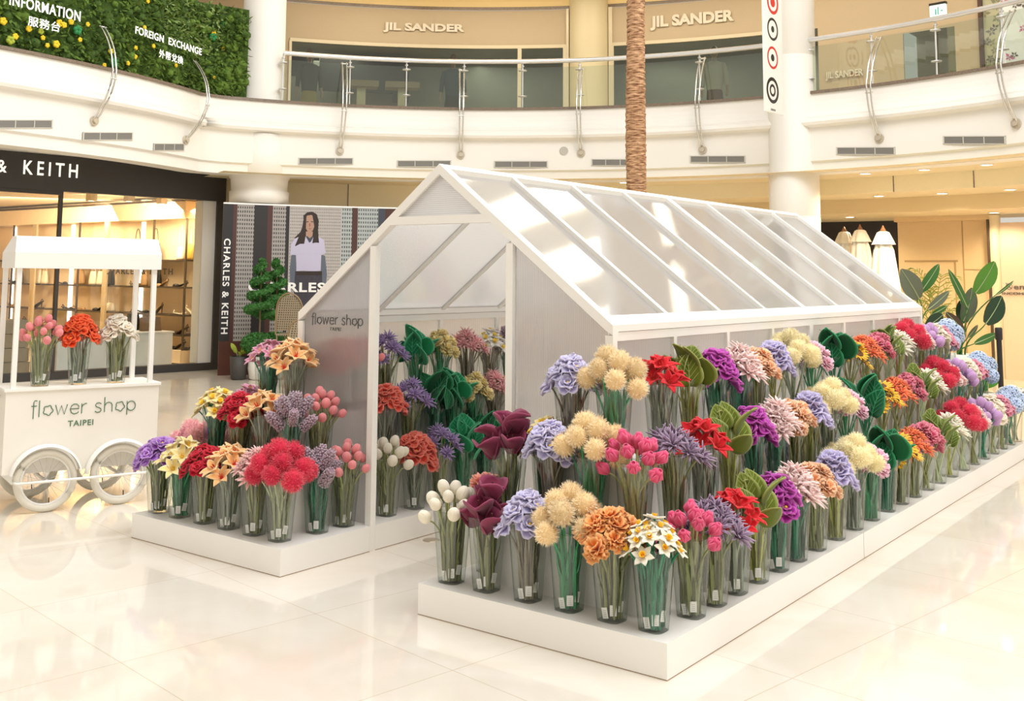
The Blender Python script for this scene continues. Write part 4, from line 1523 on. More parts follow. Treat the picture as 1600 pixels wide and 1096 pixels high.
# kind: object name, wording, builder, size, petal colour, tip colour, centre colour, stem colour, count, dome radius, blossom height, leaves
YC = (0.85, 0.55, 0.06)
KINDS = {
    'lav':      ('ruffled_rose', 'lavender ruffled rose', b_rose, 0.056, (0.50, 0.46, 0.72), (0.80, 0.76, 0.92), YC, 'brown', 8, 0.105, 0.395, 0),
    'pom':      ('pompom_flower', 'cream yellow pompom', b_pompom, 0.052, (0.88, 0.66, 0.36), (1.0, 0.92, 0.72), YC, 'green', 8, 0.105, 0.375, 1),
    'hotpink':  ('tulip', 'hot pink tulip', b_tulip, 0.029, (0.72, 0.06, 0.17), (0.93, 0.22, 0.36), YC, 'olive', 12, 0.115, 0.355, 1),
    'coraltul': ('tulip', 'salmon pink tulip', b_bud, 0.0245, (0.86, 0.30, 0.31), (0.96, 0.52, 0.50), YC, 'olive', 15, 0.122, 0.375, 1),
    'whitetul': ('tulip_bud', 'ivory tulip bud', b_bud, 0.028, (0.86, 0.80, 0.66), (0.95, 0.92, 0.84), YC, 'olive', 11, 0.105, 0.365, 1),
    'burg':     ('calla_lily', 'burgundy calla lily', b_calla, 0.100, (0.20, 0.022, 0.06), (0.42, 0.09, 0.17), (0.10, 0.03, 0.02), 'olive', 6, 0.075, 0.335, 1),
    'orange':   ('carnation', 'orange frilled carnation', b_carn, 0.050, (0.92, 0.29, 0.05), (1.0, 0.62, 0.28), YC, 'olive', 11, 0.118, 0.375, 0),
    'daff':     ('daffodil', 'white and yellow daffodil', b_daff, 0.036, (0.92, 0.87, 0.70), (0.98, 0.96, 0.90), (0.93, 0.50, 0.02), 'deep', 21, 0.112, 0.385, 1),
    'ydaff':    ('daffodil', 'pale yellow daffodil', b_daff, 0.048, (0.93, 0.76, 0.34), (0.97, 0.90, 0.62), (0.92, 0.60, 0.05), 'deep', 12, 0.115, 0.38, 1),
    'yfree':    ('freesia', 'butter yellow freesia', b_carn, 0.046, (0.92, 0.72, 0.24), (0.97, 0.86, 0.50), YC, 'green', 9, 0.10, 0.385, 0),
    'agap':     ('agapanthus', 'dusky purple spiky agapanthus', b_spider, 0.062, (0.20, 0.11, 0.20), (0.47, 0.36, 0.49), YC, 'olive', 9, 0.125, 0.37, 0),
    'violet':   ('agapanthus', 'violet spiky agapanthus', b_spider, 0.054, (0.25, 0.15, 0.42), (0.52, 0.40, 0.68), YC, 'olive', 9, 0.12, 0.38, 0),
    'red':      ('amaryllis', 'scarlet amaryllis', b_lily, 0.066, (0.66, 0.012, 0.022), (0.86, 0.05, 0.06), (0.5, 0.05, 0.02), 'grey', 9, 0.10, 0.375, 1),
    'redrose':  ('rose', 'crimson rose', b_rose, 0.046, (0.50, 0.008, 0.025), (0.78, 0.04, 0.07), (0.4, 0.02, 0.02), 'olive', 11, 0.115, 0.375, 0),
    'olive':    ('caladium_leaf', 'olive veined caladium leaf', b_leaf, 0.078, (0.14, 0.18, 0.018), (0.42, 0.46, 0.14), YC, 'lime', 7, 0.095, 0.335, 0),
    'dgreen':   ('caladium_leaf', 'dark green veined caladium leaf', b_leaf, 0.092, (0.006, 0.105, 0.035), (0.05, 0.36, 0.15), YC, 'deep', 7, 0.095, 0.33, 0),
    'bgreen':   ('caladium_leaf', 'emerald veined caladium leaf', b_leaf, 0.078, (0.014, 0.26, 0.10), (0.12, 0.55, 0.30), YC, 'green', 8, 0.09, 0.33, 1),
    'leaf':     ('jagged_leaf', 'jagged olive green leaf', lambda s, r: b_leaf(s, r, True), 0.070, (0.13, 0.19, 0.03), (0.45, 0.50, 0.16), YC, 'pale', 8, 0.10, 0.335, 0),
    'magenta':  ('ruffled_rose', 'magenta ruffled rose', b_rose, 0.062, (0.36, 0.006, 0.28), (0.72, 0.16, 0.62), YC, 'deep', 7, 0.09, 0.385, 1),
    'ppinklily': ('lily', 'pale pink lily', b_star, 0.072, (0.92, 0.60, 0.57), (0.97, 0.84, 0.80), YC, 'deep', 8, 0.10, 0.385, 1),
    'peach':    ('carnation', 'peach frilled carnation', b_carn, 0.046, (0.95, 0.46, 0.22), (0.98, 0.72, 0.50), YC, 'olive', 9, 0.105, 0.375, 0),
    'lavruf':   ('ruffled_poppy', 'lilac ruffled poppy', b_rose, 0.072, (0.44, 0.38, 0.66), (0.74, 0.68, 0.90), YC, 'lime', 6, 0.08, 0.38, 1),
    'ycream':   ('pompom_flower', 'pale lemon pompom', b_pompom, 0.054, (0.88, 0.76, 0.42), (0.98, 0.93, 0.74), YC, 'grey', 8, 0.105, 0.385, 0),
    'ppink':    ('peony', 'baby pink peony', b_carn, 0.048, (0.88, 0.46, 0.60), (0.97, 0.72, 0.80), YC, 'green', 8, 0.10, 0.37, 1),
    'sun':      ('sunflower', 'golden sunflower', b_sun, 0.068, (0.92, 0.45, 0.01), (0.98, 0.72, 0.10), (0.14, 0.06, 0.02), 'olive', 7, 0.105, 0.37, 0),
    'orangered': ('gerbera', 'orange red gerbera', b_star, 0.056, (0.88, 0.11, 0.03), (0.97, 0.36, 0.16), YC, 'olive', 8, 0.10, 0.375, 0),
    'dpink':    ('carnation', 'deep rose pink carnation', b_carn, 0.048, (0.66, 0.09, 0.19), (0.90, 0.36, 0.42), YC, 'olive', 9, 0.105, 0.375, 0),
    'lotus':    ('lotus', 'ivory lotus', b_star, 0.068, (0.94, 0.84, 0.62), (0.98, 0.95, 0.86), YC, 'lime', 7, 0.09, 0.37, 1),
    'redpom':   ('pompom_flower', 'raspberry red pompom', b_pompom, 0.055, (0.68, 0.03, 0.075), (0.92, 0.19, 0.25), YC, 'pale', 9, 0.11, 0.375, 0),
    'blush':    ('carnation', 'blush pink carnation', b_carn, 0.048, (0.92, 0.58, 0.54), (0.98, 0.82, 0.78), YC, 'olive', 9, 0.105, 0.375, 0),
    'lilac':    ('billy_button', 'lilac globe flower', b_bud, 0.036, (0.60, 0.36, 0.64), (0.85, 0.68, 0.88), YC, 'deep', 11, 0.105, 0.36, 1),
    'cream':    ('ruffled_rose', 'cream ruffled rose', b_rose, 0.060, (0.90, 0.78, 0.58), (0.97, 0.92, 0.80), YC, 'olive', 7, 0.095, 0.385, 0),
    'pink':     ('rose', 'two-tone pink rose', b_rose, 0.050, (0.74, 0.14, 0.30), (0.95, 0.55, 0.60), YC, 'olive', 8, 0.10, 0.375, 0),
    'blue':     ('hydrangea', 'pale blue hydrangea', b_hydr, 0.062, (0.42, 0.56, 0.82), (0.74, 0.84, 0.96), (0.5, 0.3, 0.5), 'deep', 6, 0.09, 0.355, 1),
    'white':    ('hydrangea', 'white hydrangea', b_hydr, 0.062, (0.86, 0.84, 0.78), (0.97, 0.96, 0.92), YC, 'pale', 6, 0.09, 0.355, 0),
    'coral':    ('ruffled_rose', 'coral ruffled rose', b_rose, 0.066, (0.80, 0.075, 0.05), (0.95, 0.32, 0.24), YC, 'grey', 7, 0.095, 0.385, 0),
    'salmon':   ('peony', 'salmon peony', b_carn, 0.056, (0.92, 0.26, 0.18), (0.98, 0.56, 0.44), YC, 'olive', 7, 0.10, 0.375, 0),
    'mauve':    ('hyacinth', 'mauve hyacinth', b_hyac, 0.037, (0.38, 0.25, 0.31), (0.72, 0.58, 0.65), YC, 'deep', 7, 0.066, 0.33, 1),
    'purple':   ('iris', 'bright purple iris', b_rose, 0.050, (0.36, 0.10, 0.56), (0.72, 0.46, 0.86), YC, 'olive', 10, 0.12, 0.38, 0),
    'yellily':  ('lily', 'cream yellow lily', b_lily, 0.068, (0.92, 0.74, 0.30), (0.97, 0.92, 0.68), YC, 'green', 10, 0.115, 0.37, 0),
    'peachlily': ('lily', 'red-throated peach lily', b_lily, 0.074, (0.95, 0.52, 0.20), (0.98, 0.78, 0.48), (0.66, 0.03, 0.02), 'grey', 9, 0.11, 0.375, 0),
    'pinkstar': ('dahlia', 'shell pink dahlia', b_star, 0.056, (0.90, 0.42, 0.40), (0.98, 0.74, 0.70), YC, 'olive', 9, 0.105, 0.38, 0),
    'rosestar': ('nerine', 'rose pink nerine', b_spider, 0.054, (0.84, 0.28, 0.32), (0.96, 0.58, 0.58), YC, 'brown', 10, 0.12, 0.38, 0),
    'whitestar': ('cosmos', 'white cosmos with yellow eye', b_daff, 0.050, (0.88, 0.86, 0.80), (0.96, 0.95, 0.92), (0.85, 0.62, 0.1), 'brown', 10, 0.115, 0.39, 0),
    'pinklily': ('cyclamen', 'dusty pink cyclamen', b_lily, 0.060, (0.64, 0.24, 0.36), (0.88, 0.56, 0.66), YC, 'deep', 9, 0.105, 0.375, 1),
    'pinkpom':  ('pompom_flower', 'soft pink pompom', b_pompom, 0.056, (0.86, 0.42, 0.44), (0.96, 0.66, 0.66), YC, 'grey', 7, 0.10, 0.375, 0),
    'orangerose': ('rose', 'vivid orange red rose', b_rose, 0.058, (0.86, 0.06, 0.012), (0.95, 0.20, 0.07), YC, 'grey', 8, 0.10, 0.395, 0),
    'whiterose': ('rose', 'ivory rose', b_rose, 0.052, (0.90, 0.78, 0.62), (0.97, 0.92, 0.82), YC, 'olive', 8, 0.10, 0.395, 1),
}
_blossom, _stem, _leaf = {}, {}, {}


def bez(p0, p1, p2, p3, n=9):
    out = []
    for i in range(n):
        t = i / (n - 1)
        out.append(p0 * (1 - t) ** 3 + p1 * 3 * t * (1 - t) ** 2 + p2 * 3 * t * t * (1 - t) + p3 * t ** 3)
    return out


def kind_meshes(kind):
    if kind in _blossom:
        return
    nm, word, fn, sz, col, tip, cen, stc, N, R, hh, lv = KINDS[kind]
    sz *= 1.27
    R *= 1.13
    hh += 0.018
    N = int(N * (1.0 if fn is b_calla else 1.35) + 0.5)
    pm = cloth(word, col, tip)
    cm = mat('flower centre %.2f %.2f %.2f' % cen, cen, 0.8)
    _blossom[kind] = [fn(sz, random.Random(hash_(kind) + q)).mesh('blossom', [pm, cm]) for q in range(2)]
    st, lf, pose = [], [], []
    rr = random.Random(hash_(kind))
    for k in range(N):
        r = R * sqrt((k + 0.35) / N)
        t = k * 2.39996 + rr.uniform(-0.2, 0.2)
        d = Vec((cos(t), sin(t), 0))
        f = r / R
        big = fn in (b_calla,) or 'leaf' in nm
        h = hh + 0.050 * (1 - f * f) + rr.uniform(-0.014, 0.018) - 0.085 * f * f
        if big:
            h += 0.02 * (1 - f)
        tilt = (0.15 + 0.75 * f) if not big else 0.25 * f
        ax = (Vec((0, 0, 1)) * cos(tilt) + d * sin(tilt)).normalized()
        t2 = t + rr.uniform(2.2, 4.1)
        b = Vec((cos(t2), sin(t2), 0)) * rr.uniform(0.010, 0.046) + Vec((0, 0, 0.010))
        e = d * r + Vec((0, 0, h))
        rim = d * min(r * 0.85, 0.070) + Vec((0, 0, 0.29))
        pts = bez(b, b.lerp(rim, 0.55) + Vec((0, 0, 0.02)), rim, e, 9)
        w_ = 0.0052 * rr.uniform(0.85, 1.2)
        st.append(MB().tube([p - b for p in pts], [w_ * (1.15 - 0.25 * i / 8) for i in range(9)], 5, 0, [0.35 * (i % 2) * rr.random() for i in range(45)]).mesh('stem', [STEM_M[stc]]))
        # long strap leaves standing in the vase
        a1 = t2 + rr.uniform(-1, 1)
        side = Vec((-sin(a1), cos(a1), 0))
        mb = MB()
        for q in range(4):
            a2 = a1 + q * 1.65 + 0.4
            o2 = Vec((cos(a2), sin(a2), 0))
            s2 = Vec((-o2.y, o2.x, 0))
            top = o2 * rr.uniform(0.035, 0.071) + Vec((0, 0, rr.uniform(0.24, 0.36)))
            b0 = o2 * rr.uniform(0.01, 0.049) + Vec((0, 0, 0.012))
            L = bez(b0, b0 + Vec((0, 0, 0.1)), top - Vec((0, 0, 0.1)) * 1.0, top, 6)
            wd = rr.uniform(0.006, 0.011) * (1.6 if lv else 1)
            prof = (0.6, 0.95, 1.0, 0.9, 0.6, 0.05)
            vs, fs = [], []
            for p, k_ in zip(L, prof):
                vs += [p - b - s2 * wd * k_, p - b + s2 * wd * k_, p - b - o2 * 0.0016]
            for i in range(5):
                fs += [(3 * i, 3 * i + 1, 3 * i + 4, 3 * i + 3), (3 * i + 3, 3 * i + 5, 3 * i + 2, 3 * i), (3 * i + 1, 3 * i + 2, 3 * i + 5, 3 * i + 4)]
            mb.add(vs, fs, 0, 0.25 * rr.random() + 0.001, True)
        lf.append(mb.mesh('leaf', [STEM_M[stc]]))
        M = ax.to_track_quat('Z', 'Y').to_matrix()
        if big:                      # broad leaves and callas face outwards
            yaw = t - pi / 2 + rr.uniform(-0.5, 0.5)
            M = M @ Matrix.Rotation(yaw, 3, 'Z')
        else:
            M = M @ Matrix.Rotation(rr.uniform(0, 6.28), 3, 'Z')
        M4 = M.to_4x4()
        M4.translation = e - b - ax * sz * 0.15
        M4 = M4 @ Matrix.Scale(rr.uniform(0.9, 1.1), 4)
        pose.append((b, M4))
    _stem[kind], _leaf[kind] = st, lf
    KINDS[kind] = KINDS[kind] + (pose,)


def hash_(s):
    return sum((i + 1) * ord(c) for i, c in enumerate(s)) % 9973


TAGM = MB()
TAGM.box((-0.015, -0.0006, 0), (0.015, 0.0006, 0.046), 0)
for i in range(4):
    TAGM.box((-0.007, -0.0009, 0.008 + i * 0.008), (0.007, 0.0009, 0.010 + i * 0.008), 1)
TAG_ME = TAGM.mesh('price_tag', [mat('white card tag', (0.86, 0.84, 0.80), 0.7), mat('grey tag print', (0.5, 0.48, 0.46), 0.7)])
n_vase = 0


def vase(kind, x, y, z, place, vlab=None, full=True, tags=0, scale=1.0, rz=None, spread=1.0):
    """a clear vase and every flower standing in it; place is the wording that tells this vase from the others"""
    global n_vase
    kind_meshes(kind)
    nm, word = KINDS[kind][:2]
    pose = KINDS[kind][-1]
    rot = rnd.uniform(-0.07, 0.07) if rz is None else rz
    v = link('glass_vase', VASE)
    v.location = (x, y, z)
    v.rotation_euler = (0, 0, rot)
    v.scale = (scale,) * 3
    tag(v, 'clear vase of %s %s' % (word, place), 'vase', 'clear flower vases')
    a = rnd.choice((0, 1, 2, 3)) * pi / 2 + rnd.uniform(-0.3, 0.3)
    ca, sa = cos(a), sin(a)
    for k, (b, M4) in enumerate(pose):
        e = bpy.data.objects.new(nm, None)
        COL.objects.link(e)
        e.empty_display_size = 0.02
        e.location = (x + (b.x * ca - b.y * sa) * scale, y + (b.x * sa + b.y * ca) * scale, z + b.z * scale)
        e.rotation_euler = (0, 0, a)
        e.scale = (scale,) * 3
        tag(e, '%s %s' % (word, place), 'flower', '%s bunch %s' % (word, place))
        bl = link('blossom', _blossom[kind][k % 2], e)
        bl.matrix_local = M4
        link('stem', _stem[kind][k], e)
        if full:
            link('leaf', _leaf[kind][k], e)
        if k < tags:
            tg = link('price_tag', TAG_ME, e)
            g = radians(-52) + (k - 1) * 0.75 - a
            d = Vec((cos(g), sin(g), 0))
            tg.location = d * 0.046 - Vec((b.x, b.y, 0)) + Vec((0, 0, 0.004 + 0.014 * (k % 3)))
            tg.rotation_euler = (0.0, 0.22 * (k - 1), g + pi / 2)
    n_vase += 1


# ---- front rows
ZS = (Z1, Z2, Z3)
fx = lambda u, v, y: ony(u, v, y).x
for kind, u in (('purple', 247), ('yellily', 281), ('redrose', 320), ('peachlily', 358), ('pinkstar', 398), ('redpom', 438)):
    vase(kind, max(0.085, fx(u, 805, 0.135)), 0.135, Z1, 'on the bottom step, front of the cart-side stand', tags=3)
vase('mauve', 1.235, 0.405, Z1, 'on the bottom step beside the doorway post', tags=2)
vase('coraltul', 1.235, 0.625, Z1, 'on the bottom step against the doorway post', tags=3)
for kind, u in (('ydaff', 338), ('redrose', 375), ('peachlily', 413), ('mauve', 455)):
    vase(kind, fx(u, 690, 0.365), 0.365, Z2, 'on the middle step, front of the cart-side stand', tags=1)
vase('coraltul', 1.03, 0.60, Z2, 'on the middle step below the shop logo')
for kind, x in (('pinklily', 0.565), ('peachlily', 0.79)):
    vase(kind, x, 0.59, Z3, 'on the top step, front of the cart-side stand')
vase('pinkpom', 0.10, 0.40, Z1, 'on the bottom step, outer edge of the cart-side stand')
vase('pinkpom', 0.10, 0.68, Z1, 'behind its twin on the cart-side stand outer edge')
vase('pinklily', 0.335, 0.62, Z2, 'on the middle step, outer edge of the cart-side stand')
vase('lotus', 0.56, 0.90, Z3, 'on the top step behind the greenhouse corner')
for kind, u in (('whitetul', 705), ('burg', 760), ('lav', 825), ('pom', 889), ('orange', 956), ('daff', 1021)):
    vase(kind, fx(u, 940, 0.125), 0.125, Z1, 'on the bottom step, front of the corner stand', tags=3)
vase('salmon', 2.50, 0.40, Z1, 'on the bottom step behind the ivory tulip buds', tags=1)
for kind, u in (('burg', 795), ('lav', 862), ('pom', 926), ('hotpink', 992)):
    vase(kind, fx(u, 780, 0.36), 0.36, Z2, 'on the middle step, front of the corner stand', tags=1)
vase('ydaff', 2.73, 0.60, Z2, 'on the middle step behind the burgundy callas')
for kind, x in (('lav', 2.885), ('pom', 3.135)):
    vase(kind, x, 0.585, Z3, 'on the top step, front of the corner stand')

# ---- long side rows
ORDER = ['hotpink', 'agap', 'red', 'olive', 'magenta', 'ppinklily', 'peach', 'lavruf', 'ycream', 'ppink', 'dgreen', 'sun', 'orangered', 'dpink', 'leaf', 'lotus', 'redpom', 'blush', 'lilac', 'cream', 'pink', 'blue', 'white']
YB = [0.403, 0.630, 0.865, 1.118, 1.384, 1.645, 1.937, 2.252, 2.576, 2.899, 3.228, 3.53, 3.835, 4.159, 4.49, 4.83, 5.19, 5.55, 5.90, 6.25, 6.60, 6.92, 7.19]
for k, y in zip(ORDER, YB):
    vase(k, 3.632, y, Z1, 'on the bottom step, long outer side', tags=(2 if y < 1.5 else 0), full=y < 4)
YM = [0.70, 1.03, 1.34, 1.66, 1.99, 2.26, 2.53, 2.86, 3.19, 3.60, 3.97, 4.32, 4.63, 4.93, 5.20, 5.53, 5.82, 6.14, 6.45, 6.72, 6.98]
for k, y in zip(ORDER[1:], YM):
    vase(k, 3.395, y, Z2, 'on the middle step, long outer side', full=y < 3)
YT = [1.02, 1.35, 1.69, 2.01, 2.26, 2.53, 2.87, 3.21, 3.64, 4.00, 4.35, 4.62, 4.91, 5.18, 5.50, 5.84, 6.10, 6.36, 6.58, 6.76]
for k, y in zip(ORDER[2:], YT):
    vase(k, 3.165, y, Z3, 'on the top step, long outer side', full=y < 2.5)

# ---- inside the doorway
for kind, y in (('whitetul', 1.00), ('coral', 1.27), ('violet', 1.52), ('bgreen', 1.78), ('dgreen', 2.02), ('yfree', 2.28)):
    vase(kind, 1.24, y, Z1, 'on the bottom step inside the greenhouse', tags=(2 if y < 1.4 else 0))
for kind, y in (('coral', 1.20), ('violet', 1.45), ('dgreen', 1.73), ('bgreen', 1.93), ('yfree', 2.16), ('rosestar', 2.42), ('whitestar', 2.70)):
    vase(kind, 1.03, y, Z2, 'on the middle step inside the greenhouse')
for kind, y in (('coral', 0.95), ('violet', 1.42), ('bgreen', 1.74), ('yfree', 2.02), ('rosestar', 2.34), ('whitestar', 2.62), ('mauve', 2.88), ('coraltul', 1.17)):
    vase(kind, 0.825, y, Z3, 'on the top step inside the greenhouse')

# ================================================================== FLOWER CART
W1, W2 = onz(65, 801), onz(181, 788.5)
CE = (W2 - W1).normalized()
CN = Vec((CE.y, -CE.x, 0))
CART = thing('flower_cart', 'white flower cart with canopy, green shop lettering and four spoked wheels', 'cart', W1 + CE * 0.26 - CN * 0.25)
cb = CART.location.copy()
CM = Matrix((CE, CN, Vec((0, 0, 1)))).transposed()         # local: s along the front, o towards the viewer, z up
cp = lambda s, o, z: W1 + CE * s + CN * o + Vec((0, 0, z)) - cb
CARTM = mat('cart white lacquer', (0.86, 0.82, 0.74), 0.45)


def cbox(mb, s0, s1, o0, o1, z0, z1, mi=0):
    vs = [cp(s, o, z) for z in (z0, z1) for (s, o) in ((s0, o0), (s0, o1), (s1, o1), (s1, o0))]
    mb.add(vs, [(0, 1, 2, 3), (7, 6, 5, 4), (0, 4, 5, 1), (1, 5, 6, 2), (2, 6, 7, 3), (3, 7, 4, 0)], mi)
    return mb


SA, SB, OF, OB = -0.262, 0.800, -0.06, -0.50
cbox(MB(), SA, SB, OB, OF, 0.26, 0.822).build('body', CARTM, CART)
cbox(MB(), SA - 0.012, SB + 0.012, OB - 0.012, OF + 0.012, 0.823, 0.842).build('counter_top', FRAME, CART)
for s, o in ((-0.215, OF - 0.02), (0.735, OF - 0.02), (-0.235, OB + 0.03), (0.715, OB + 0.03)):
    cbox(MB(), s - 0.0165, s + 0.0165, o - 0.0165, o + 0.0165, 0.842, 1.69).build('canopy_post', FRAME, CART)
mb = MB()
e0, e1, f0, f1 = -0.255, 0.775, OF + 0.02, OB - 0.02
om = (OF + OB) / 2
cbox(mb, e0, e1, f1, f0, 1.675, 1.786)
vs = [cp(e0, f0, 1.786), cp(e1, f0, 1.786), cp(e1, f1, 1.786), cp(e0, f1, 1.786), cp(e0 + 0.035, om + 0.07, 1.905), cp(e1 + 0.02, om + 0.07, 1.905), cp(e1 + 0.02, om - 0.07, 1.905), cp(e0 + 0.035, om - 0.07, 1.905)]
mb.add(vs, [(0, 1, 5, 4), (1, 2, 6, 5), (2, 3, 7, 6), (3, 0, 4, 7), (4, 5, 6, 7)])
mb.build('canopy', FRAME, CART)
mb = MB()
logo(mb, cp(-0.092, OF + 0.001, 0.648), CE, (0, 0, 1), 0.712, 0.048)
mb.build('lettering', GRN, CART)
mb = MB()
plane_text(mb, 'TAIPEI', cp(0.247, OF, 0.562), CE, (0, 0, 1), 0.175, 0.040, bold=0.012, spacing=1.12, lift=0.001)
mb.build('lettering', GRN, CART)
TYRE = mat('cream tyre rubber', (0.72, 0.68, 0.58), 0.6)
for s, o in ((0.014, 0.0), (0.524, 0.0), (0.014, -0.56), (0.524, -0.56)):
    R = 0.213
    c = cp(s, o, R)
    wheel = None

    def circ(r, off=0.0, n=40):
        return [c + CE * (r * cos(2 * pi * i / n)) + Vec((0, 0, r * sin(2 * pi * i / n))) + CN * off for i in range(n + 1)]
    wh = MB().tube(circ(R - 0.024), 0.0235, 10, cap=False).build('wheel', TYRE, CART)
    mb = MB().tube(circ(R - 0.050), 0.009, 8, cap=False)
    mb.build('rim', mat('white rim', (0.84, 0.82, 0.78), 0.35), wh)
    mb = MB()
    for i in range(20):
        a = 2 * pi * i / 20
        b2 = a + (0.35 if i % 2 else -0.35)
        mb.tube([c + CE * (0.014 * cos(b2)) + Vec((0, 0, 0.014 * sin(b2))) + CN * (0.016 if i % 4 < 2 else -0.016), c + CE * ((R - 0.052) * cos(a)) + Vec((0, 0, (R - 0.052) * sin(a)))], 0.0013, 4)
    mb.build('spokes', mat('spoke steel', (0.55, 0.54, 0.52), 0.4, metal=0.3), wh)
    MB().tube([c - CN * 0.03, c + CN * 0.032], 0.013, 12).build('hub', CHROME, wh)
    MB().tube([c + CE * 0.03 - Vec((0, 0, R - 0.055)), c + CE * 0.028 - Vec((0, 0, R - 0.095))], 0.004, 6).build('valve', BLACK, wh)
    if o == 0.0:
        mb = MB()
        n = 24
        vs, fs = [], []
        for i in range(n + 1):
            a = pi * (0.93 - 0.86 * i / n) if s < 0.3 else pi * (0.97 - 0.86 * i / n)
            r = R + 0.018
            for (dr, do) in ((0, -0.045), (0.012, -0.03), (0.016, 0.0), (0.012, 0.03), (0, 0.04)):
                vs.append(c + CE * ((r + dr) * cos(a)) + Vec((0, 0, (r + dr) * sin(a))) + CN * do)
        for i in range(n):
            for k in range(4):
                fs.append((i * 5 + k, i * 5 + k + 1, i * 5 + 6 + k, i * 5 + 5 + k))
        mb.add(vs, fs, 0, 0, True)
        mb.build('mudguard', FRAME, CART)
for s in (0.014, 0.524):
    MB().tube([cp(s, -0.6, 0.213), cp(s, 0.02, 0.213)], 0.012, 8).build('axle', STEEL, CART)
mb = MB().tube([cp(-0.20, -0.03, 0.215), cp(-0.18, 0.045, 0.212), cp(0.25, 0.05, 0.213), cp(0.66, 0.05, 0.213), cp(0.70, 0.045, 0.213), cp(0.72, -0.02, 0.215)], 0.0095, 8)
mb.build('side_rail', FRAME, CART)
for s in (-0.19, 0.71):
    cbox(MB(), s - 0.012, s + 0.012, -0.5, -0.02, 0.20, 0.262).build('bracket', FRAME, CART)
mb = MB().tube([cp(-0.27, -0.25, 0.78), cp(-0.32, -0.22, 0.80), cp(-0.36, -0.15, 0.79)], 0.008, 6)
mb.build('handle', BLACK, CART)
for kind, u, v, lab in (('coraltul', 62, 597, 'on the white cart, end nearest the handle'), ('orangerose', 121, 594, 'in the middle of the white cart'), ('whiterose', 181, 594, 'on the white cart, end nearest the stands')):
    p = onplane(u, v, W1 + CN * -0.19, CN)
    vase(kind, p.x, p.y, 0.8425, lab, tags=3, scale=1.0, rz=atan2(CE.y, CE.x))

# ================================================================== SHOE AND BAG SHOP ON THE SIDE
B0 = onz(138, 590)
SD = Vec((0.1217, 0.9926, 0)).normalized()
SN = Vec((SD.y, -SD.x, 0))
S_ = lambda u, v: (onplane(u, v, B0, SN) - B0).dot(SD)
sp = lambda s, o, z: B0 + SD * s + SN * o + Vec((0, 0, z))
SZ0, SZ1 = 2.91, 3.46
SR, SRW, SPI = S_(347, 400), S_(335, 400), S_(312.5, 450)


def sbox(s0, s1, o0, o1, z0, z1, mb=None, mi=0, base=Vec((0, 0, 0))):
    mb = mb or MB()
    vs = [sp(s, o, z) - base for z in (z0, z1) for (s, o) in ((s0, o0), (s0, o1), (s1, o1), (s1, o0))]
    mb.add(vs, [(0, 1, 2, 3), (7, 6, 5, 4), (0, 4, 5, 1), (1, 5, 6, 2), (2, 6, 7, 3), (3, 7, 4, 0)], mi)
    return mb


SIGN = thing('shop_sign', 'long charcoal shop fascia with lit white letters above the shoe shop', 'shop sign', sp(0.4, 0.03, 3.1))
sb_ = SIGN.location.copy()
sbox(-4.6, SR, -0.10, 0.06, SZ0, SZ1, base=sb_).build('fascia_board', DARK, SIGN)
mb = MB()
for body, u0, u1, v0, v1 in (('&', -7, 9.5, 257, 276.5), ('KEITH', 35.5, 120.5, 260, 281.5)):
    p0, p1 = onplane(u0, 270, B0 + SN * 0.06, SN), onplane(u1, 270, B0 + SN * 0.06, SN)
    um = (u0 + u1) / 2
    za, zb = onplane(um, v1, B0 + SN * 0.06, SN).z, onplane(um, v0, B0 + SN * 0.06, SN).z
    o = (p0 + p1) / 2
    o.z = 3.13
    plane_text(mb, body, o - sb_, SD, (0, 0, 1), (p1 - p0).length, abs(zb - za), bold=0.012, spacing=1.5, lift=0.02)
p0 = onplane(-7, 270, B0 + SN * 0.06, SN)
o = p0 - SD * 1.35
o.z = 3.13
plane_text(mb, 'CHARLES', o - sb_, SD, (0, 0, 1), 2.1, 0.21, bold=0.012, spacing=1.5, lift=0.02)
mb.build('lettering', LIT, SIGN)
struct(sbox(-4.6, SR, -0.12, 0.03, 0.0, 0.125).build('trim_7', DARK))
mb = sbox(SRW, SR, -0.10, 0.05, 0.125, SZ0)
s = S_(90, 400)
sbox(s - 0.025, s + 0.025, -0.03, 0.04, 0.125, SZ0, mb)
sbox(-4.6, s, -0.03, 0.045, SZ0 - 0.06, SZ0, mb)
struct(mb.build('trim_8', DARK))
struct(sbox(SPI, SRW, -0.25, -0.0, 0.125, SZ0).build('wall_shop_pier', WHITE))
struct(sbox(-4.6, SPI, -0.012, 0.0, 0.125, SZ0).build('window_19', PANE))
Q1 = atd(312, 430, 19.7)
Q0 = atd(-130, 430, 26.5)
Q0.z = Q1.z = 0
BD = (Q1 - Q0).normalized()
BN = Vec((BD.y, -BD.x, 0))
BL = (Q1 - Q0).length
SHOPW = mat('warm shop wall', (0.86, 0.66, 0.42), 0.6, noise=0.02, nscale=4)
DWOOD = mat('dark bronze shelf', (0.06, 0.04, 0.025), 0.45)
SHELL = mat('shop shell', (0.84, 0.70, 0.50), 0.6)
mb = MB()
vs = [Q0, Q1, Q1 + Vec((0, 0, 3.1)), Q0 + Vec((0, 0, 3.1))]
mb.add(vs, [(0, 1, 2, 3)])
struct(mb.build('wall_shop_back', SHOPW))
mb = MB()
mb.add([Vec((q.x, q.y, 3.08)) for q in (Q0, Q1, sp(SRW, -0.1, 0), sp(-4.6, -0.1, 0))], [(0, 1, 2, 3)])
struct(mb.build('ceiling_shop', SHELL))
mb = MB()
a, b = Q1, sp(SRW, -0.2, 0)
mb.add([a, b, b + Vec((0, 0, 3.1)), a + Vec((0, 0, 3.1))], [(0, 1, 2, 3)])
a, b = Q0, sp(-4.6, -0.2, 0)
